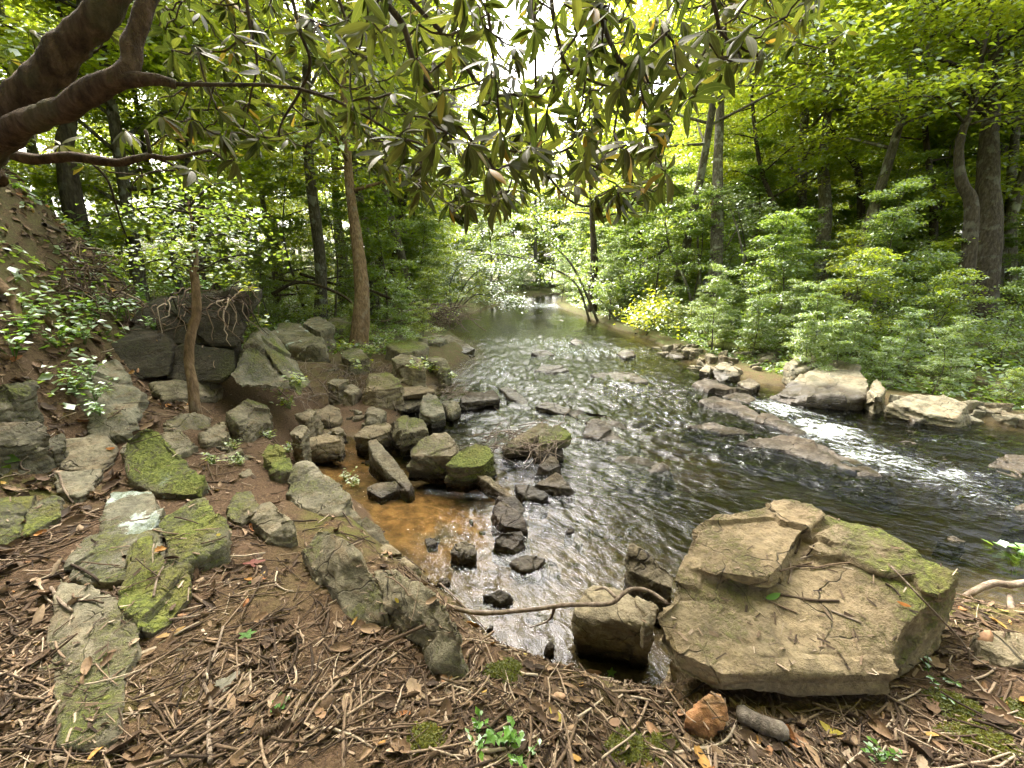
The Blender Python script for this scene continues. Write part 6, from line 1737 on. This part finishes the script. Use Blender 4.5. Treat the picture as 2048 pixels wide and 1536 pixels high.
seedling('second small green plant further right of the boulder foot', 1860, 1350, .04, 15, .022, 6)
seedling('tuft of pine needles like grass at the bottom right', 1770, 1528, .05, 30, .02, 7)
for k, (u, v, h, s) in enumerate([(740, 715, .28, .09), (780, 700, .26, .09), (830, 690, .25, .09), (860, 745, .22, .08), (690, 700, .2, .08), (720, 740, .2, .08), (560, 790, .22, .07), (580, 820, .18, .06), (600, 770, .18, .06), (540, 880, .1, .04), (480, 930, .10, .035), (430, 930, .1, .035), (470, 900, .1, .035), (575, 905, .1, .04), (690, 960, .1, .035), (705, 975, .1, .035),
                                 (150, 780, .22, .05), (180, 760, .22, .05), (190, 800, .2, .05), (120, 700, .3, .07), (60, 680, .3, .07), (170, 690, .3, .07), (90, 640, .3, .07), (30, 720, .3, .06), (150, 640, .3, .07), (200, 640, .3, .07), (310, 660, .15, .05), (200, 830, .12, .05), (900, 760, .15, .07), (840, 740, .2, .08), (280, 606, .25, .07), (340, 594, .28, .07), (400, 586, .25, .07), (450, 582, .25, .07), (500, 592, .22, .07), (240, 640, .25, .07), (520, 660, .2, .07)]):
    seedling(('tall' if h > .24 else 'short' if h < .14 else 'leafy') + ' green weed growing ' + px_where(PR(u, v)), u, v, h, 45, s, 50 + k, LEAF_BRIGHT if u > 400 else SEED_LEAF, h * .45, 'weed', 'weeds between the left bank rocks')
# moss cushions
def moss_clump(label, u, v, R, seed, col=LEAF_BRIGHT):
    r = np.random.default_rng(seed)
    p = PG(u, v); n = 1500
    a = r.uniform(0, 2 * PI, n); q = R * np.sqrt(r.random(n)) * (1 + .25 * np.sin(3 * a + seed))
    x, y = p[0] + np.cos(a) * q, p[1] + np.sin(a) * q * .8
    z = near_land(x, y) + .02 * (1 - (q / R / 1.3) ** 2)
    C = np.stack([x, y, z], 1) - p
    V, T = leaf_cloud(C, .012, r, 1.0)
    tag(link('moss_clump', mk_mesh('moss_clump', V, [T], [MOSS], False, dict(tint=r.random(len(V)))), None, p), label, 'moss', 'moss cushions on the near bank')
MOSS = leaf_material('moss', (.06, .07, .012), (.12, .13, .02), (.20, .20, .04), (.16, .18, .03), .8, 1, .1)
for u, v, R, lb in [(850, 1480, .07, 'dark moss cushion in the litter left of the seedling'), (1260, 1500, .09, 'moss cushion left of the orange stone'), (1320, 1490, .06, 'small moss cushion under the curved twig'), (1010, 1350, .08, 'mossy crust on the dirt lip'), (1960, 1480, .10, 'green mossy patch in the bottom right corner'), (1900, 1420, .08, 'moss patch below the boulder flank'), (2040, 1440, .08, 'moss patch at the right picture edge')]:
    moss_clump(lb, u, v, R, int(u))

# --- left hill: dead root tangle, crooked trunk, roots
def tangle(name, label, gen, n, r0, mat, seed, cat):
    r = np.random.default_rng(seed); mb = MB(); allp = []
    for k in range(n):
        P = gen(r); S = spline(P, 9); S[1:-1] += r.normal(0, .012, (7, 3))
        mb.tube(S, np.linspace(r0 * r.uniform(.5, 1.3), r0 * .3, 9), 4, tint=r.random()); allp.append(S)
    c = np.concatenate(allp).mean(0); c[2] = np.concatenate(allp)[:, 2].min()
    mb.V = [v - c for v in mb.V]
    return tag(link(name, mb.mesh(name, [mat]), None, c), label, cat)
def gen_roots(r):
    u, v = r.uniform(120, 470), r.uniform(470, 600)
    a = PR(u, v); a = a + (CAM - a) * r.uniform(.0, .05); dr_ = np.array([r.normal(.25, .3), r.normal(-.25, .2), r.normal(-.35, .25)])
    b = a + dr_ * r.uniform(.3, .9)
    return [a, (a + b) / 2 + r.normal(0, .10, 3), b + r.normal(0, .05, 3)]
tangle('root_tangle', 'tangle of brown dead roots and twigs hanging over the rock outcrop', gen_roots, 420, .010, TWIG, 5, 'roots')['kind'] = 'stuff'
def gen_hang(r):
    a = PR(r.uniform(215, 500), r.uniform(575, 640)); a = a + (CAM - a) * .035 + [0, 0, .06]
    b = a + np.array([r.normal(.08, .16), r.normal(-.12, .08), -r.uniform(.1, .5)])
    return [a + [0, .12, .03], a, (a + b) / 2 + r.normal(0, .05, 3), b]
tangle('hanging_roots', 'dead brown roots hanging down over the dark face of the outcrop', gen_hang, 46, .010, TWIG, 15, 'roots')['kind'] = 'stuff'
def gen_roots2(r):
    u, v = r.uniform(560, 800), r.uniform(730, 810)
    a = PG(u, v) + [0, 0, .02]; b = a + np.array([r.normal(0, .35), r.normal(0, .3), 0]); b[2] = H(b[0], b[1]) + r.uniform(.02, .12)
    return [a, (a + b) / 2 + [0, 0, r.uniform(.03, .14)], b]
tangle('flood_wrack', 'mat of tan flood twigs among the left shore rocks', gen_roots2, 130, .008, PALE_TWIG, 6, 'twigs')
def gen_drift(r):
    c = PZ(r.uniform(985, 1130), r.uniform(850, 910), .18)
    d = np.array([r.normal(.1, .35), r.normal(.1, .3), r.normal(.05, .12)])
    return [c - d * .5, c + [0, 0, r.uniform(.0, .08)], c + d * .5]
tangle('twig_drift', 'drift of bare twigs caught on the mossy slab in the creek', gen_drift, 60, .006, PALE_TWIG, 7, 'twigs')
def gen_drift2(r):
    c = PZ(r.uniform(880, 940), r.uniform(770, 800), .25)
    d = np.array([r.normal(.1, .25), r.normal(.1, .2), r.normal(.05, .08)])
    return [c - d * .5, c + [0, 0, r.uniform(.0, .06)], c + d * .5]
tangle('twig_drift', 'small drift of twigs behind the beam shaped slab', gen_drift2, 40, .005, PALE_TWIG, 8, 'twigs')
def gen_brush(r):
    c = PD(r.uniform(800, 925), r.uniform(618, 655), r.uniform(11.5, 13.5))
    d = np.array([r.normal(.2, .7), r.normal(0, .5), r.normal(.1, .35)])
    return [c - d * .5, c + [0, 0, r.uniform(0, .25)], c + d * .5]
tangle('brush_pile', 'pile of bare dead brush at the far left waterline', gen_brush, 110, .018, PALE_TWIG, 9, 'brush')
def crooked():
    p = PD(388, 806, 4.15); d = 4.15
    foot = PD(388, 812, d); foot[2] = min(foot[2], H(foot[0], foot[1])) - .08
    P = spline([foot] + [PD(u, v, d) for u, v in [(388, 808), (386, 770), (378, 720), (382, 670), (392, 630), (392, 580), (388, 545), (390, 505), (386, 455), (376, 400)]], 44)
    e = empty('crooked_tree', p, 'thin crooked trunk with flaky bark standing in front of the rock outcrop', 'tree')
    mb = MB(); mb.tube(P - p, np.concatenate([np.linspace(.046, .036, 32), np.linspace(.032, .008, 12)]) * (1 + .4 * np.exp(-np.arange(44) / 3.0)), 14, .30, 4, 14)
    link('trunk', mb.mesh('trunk', [BARK_RED]), e)
    r = np.random.default_rng(8); lb = MB(); C = []
    for k in range(26):
        a = P[r.integers(30, 44)]; az = r.uniform(0, 6.28)
        b = a + np.array([math.cos(az) * .9, math.sin(az) * .7, r.uniform(-.25, .3)]) * r.uniform(.4, .9)
        S = spline([a, (a + b) / 2 + [0, 0, .08], b], 8); lb.tube(S - p, np.linspace(.012, .003, 8), 5)
        C.append(S[3:][r.integers(0, 5, 70)] + r.normal(0, .11, (70, 3)) * np.array([1, 1, .6]) - p)
    link('branches', lb.mesh('branches', [BARK_DARK]), e)
    C = np.concatenate(C); V, T = leaf_cloud(C, .05, r, .4)
    link('crown', mk_mesh('crown', V, [T], [LEAF_LOW], False, dict(tint=np.repeat(r.random(len(C)), 4))), e)
crooked()
def root_px(label, pts, r0, r1, mat=BARK_RED):
    P = spline([PG(u, v) + [0, 0, h] for (u, v, h) in pts], 30)
    c = P.mean(0); c[2] = P[:, 2].min()
    mb = MB(); mb.tube(P - c, np.linspace(r0, r1, 30), 9, .25, 3, 12)
    tag(link('root', mb.mesh('root', [mat]), None, c), label, 'root')
root_px('smooth curved root at the left picture edge on the hillside', [(-20, 560, .04), (10, 590, .05), (32, 620, .05), (40, 650, .02)], .05, .03, BARK_RED)
root_px('long thin root running down the left hill from the rhododendron', [(96, 462, .06), (120, 474, .06), (180, 490, .06), (260, 515, .06), (340, 545, .05), (380, 560, .05)], .022, .010, TWIGBARK)
def vine(label, pts, d0, d1, r0=.010):
    P = spline([PD(u, v, d0 + (d1 - d0) * i / (len(pts) - 1)) for i, (u, v) in enumerate(pts)], 30)
    c = P.mean(0); c[2] = P[:, 2].min()
    mb = MB(); mb.tube(P - c, np.linspace(r0, r0 * .6, 30), 6, .2, 3, 12)
    tag(link('dead_branch', mb.mesh('dead_branch', [TWIGBARK]), None, c), label, 'branch')
vine('thin dark branch arching down the left hillside under the low limb', [(180, 322), (215, 360), (232, 410), (244, 450), (256, 480)], 3.0, 4.6)
vine('thin bare twig curving down right of the low limb', [(350, 340), (300, 345), (270, 362), (262, 385)], 3.2, 3.4, .007)
vine('dark dead branch sticking out level above the outcrop', [(398, 430), (440, 436), (490, 438), (545, 432)], 7.5, 9, .03)
for k, (pts, d0, d1, r0, lb) in enumerate([
    ([(520, 548), (560, 560), (620, 562), (690, 552)], 12, 13, .035, 'fallen limb lying level behind the outcrop'),
    ([(545, 588), (590, 566), (640, 572), (700, 602), (706, 640)], 11, 10, .045, 'pale fallen limb sloping to the left shore rocks'),
    ([(600, 548), (660, 566), (740, 585), (812, 606)], 13, 13, .05, 'long fallen trunk reaching over the left shore'),
    ([(550, 590), (600, 588), (660, 580)], 12, 13, .035, 'dark fallen limb under the pale one'),
    ([(740, 580), (790, 600), (850, 625), (880, 640)], 12, 12, .035, 'fallen limb ending in the brush pile')]):
    vine(lb, pts, d0, d1, r0)
# leaning stems over the creek and the multi stemmed shrub on the right bank
def stems(name, label, base_px, tips, depth, r0, leaves, seed, mat=LEAF_LOW, cat='shrub', bark=BARK):
    p = PG(*base_px) if depth is None else PD(*base_px, depth)
    p[2] = H(p[0], p[1])
    d = float(project(p[None])[2][0])
    e = empty(name, p, label, cat)
    r = np.random.default_rng(seed); C = []; tb = MB()
    for pts in tips:
        P = [p + [r.normal(0, .12), r.normal(0, .12), -.1]] + [PD(u, v, d + r.normal(0, .4)) for u, v in pts]
        S = spline(P, 22)
        sb = MB(); sb.tube(S - p, np.linspace(r0, r0 * .28, 22), 7, .2, seed, 8)
        link('stem', sb.mesh('stem', [bark]), e)
        for k in range(9):
            a = S[r.integers(9, 22)]; b = a + r.normal(0, .45, 3) * [1, 1, .6]
            tw = spline([a, (a + b) / 2 + [0, 0, .05], b], 5); tb.tube(tw - p, np.linspace(.010, .003, 5), 4)
            m = leaves // (9 * len(tips))
            C.append(tw[r.integers(1, 5, m)] + r.normal(0, .16, (m, 3)) * [1, 1, .5] - p)
    link('branches', tb.mesh('branches', [bark]), e)
    C = np.concatenate(C); V, T = leaf_cloud(C, .10, r, .4)
    link('crown', mk_mesh('crown', V, [T], [mat], False, dict(tint=np.repeat(np.clip(r.normal(.5, .22, len(C)), 0, 1), 4))), e)
stems('stemmed_shrub', 'multi stemmed shrub fanning out over the right shore', (1398, 640), [[(1410, 560), (1450, 500), (1480, 446)], [(1424, 560), (1490, 490), (1545, 440)], [(1400, 540), (1396, 470), (1420, 400)], [(1370, 560), (1340, 500), (1330, 440)], [(1430, 570), (1500, 530), (1560, 510)]], None, .055, 3600, 31, LEAF_LOW)
stems('leaning_sapling', 'thin sapling leaning left over the far creek from the right bank', (1196, 600), [[(1150, 540), (1100, 480), (1060, 420)]], 15.5, .06, 700, 32)
stems('arching_sapling', 'bare arching stem bowed over the water before the far bend', (1180, 610), [[(1150, 565), (1080, 528), (1000, 508), (950, 512)]], 16, .05, 500, 33)
stems('leaning_log', 'dark dead trunk leaning right behind the multi stemmed shrub', (1252, 560), [[(1280, 530), (1310, 512), (1345, 490)]], 15, .11, 120, 34, LEAF_LOW, 'dead tree', BARK_DARK)
stems('shore_shrub', 'tangle of pale bare stems on the right shore point', (1230, 640), [[(1220, 600), (1200, 560), (1150, 545)], [(1250, 600), (1240, 560), (1260, 520)], [(1270, 600), (1290, 560), (1330, 520)], [(1210, 610), (1180, 580), (1170, 540)]], None, .03, 1200, 35)
stems('pale_shrub', 'pale leaved shrub hanging over the left bank at the far bend', (905, 608), [[(930, 570), (960, 540), (985, 545)], [(940, 580), (980, 570), (1020, 590)], [(900, 570), (920, 530), (940, 528)], [(950, 590), (1000, 600), (1035, 606)], [(890, 580), (870, 560), (860, 565)]], 16.5, .03, 3600, 36, LEAF_PALE)
stems('pale_sprig', 'sprig of pale leaves in front of the mottled trunk', (1500, 600), [[(1480, 480), (1450, 400), (1420, 385)], [(1490, 500), (1480, 440), (1470, 395)]], 12, .03, 900, 37, LEAF_PALE)
stems('shore_shrub', 'low leafy shrub along the right waterline under the trees', (1290, 668), [[(1280, 640), (1270, 620)], [(1310, 640), (1330, 620)], [(1300, 630), (1300, 600)]], None, .02, 1600, 38, LEAF_BRIGHT)
def mossy_log():
    P = spline([PG(u, v) + [0, 0, .08] for u, v in [(1424, 694), (1470, 704), (1540, 706), (1608, 700)]], 24)
    c = P.mean(0); c[2] = P[:, 2].min()
    mb = MB(); mb.tube(P - c, np.linspace(.13, .08, 24), 12, .25, 2, 5)
    m = bark_material('mossy_log', (.05, .045, .02), (.09, .10, .03), (.16, .17, .05))
    tag(link('mossy_log', mb.mesh('mossy_log', [m]), None, c), 'moss covered log lying along the top of the right gravel shore', 'log')
mossy_log()

# ================================================================== tell look-alikes apart by their place
bpy.context.view_layer.update()
_by = {}
for o in scene.objects:
    if o.parent is None and o.get('category') and o.get('label'):
        _by.setdefault(o['label'], []).append(o)
_ORD = ['first', 'second', 'third', 'fourth', 'fifth', 'sixth', 'seventh', 'eighth', 'ninth', 'tenth', 'eleventh', 'twelfth', 'thirteenth', 'fourteenth', 'fifteenth', 'sixteenth', 'seventeenth', 'eighteenth', 'nineteenth', 'twentieth']
for lab, os_ in _by.items():
    if len(os_) < 2 or len(os_) > 20 or 'beyond the picture edge' in lab or 'outside the picture' in lab or 'behind the near bank' in lab: continue
    uu = project(np.array([np.array(o.matrix_world.translation) for o in os_]))[0]
    for k, i in enumerate(np.argsort(uu)):
        n = len(os_)
        word = ('left one of the pair', 'right one of the pair')[k] if n == 2 else (('left one of three', 'middle one of three', 'right one of three')[k] if n == 3 else f'{_ORD[k]} from the left')
        new = f'{lab}, {word}'
        if len(new.split()) > 16: new = new.replace(' lying ', ' ').replace(' in the ', ' in ').replace(' of the ', ' of ').replace(' dead leaf ', ' leaf ')
        if len(new.split()) <= 16: os_[i]['label'] = new
for o in scene.objects:
    lb = o.get('label')
    if lb and len(lb.split()) > 16: o['label'] = ' '.join(lb.split()[:16])
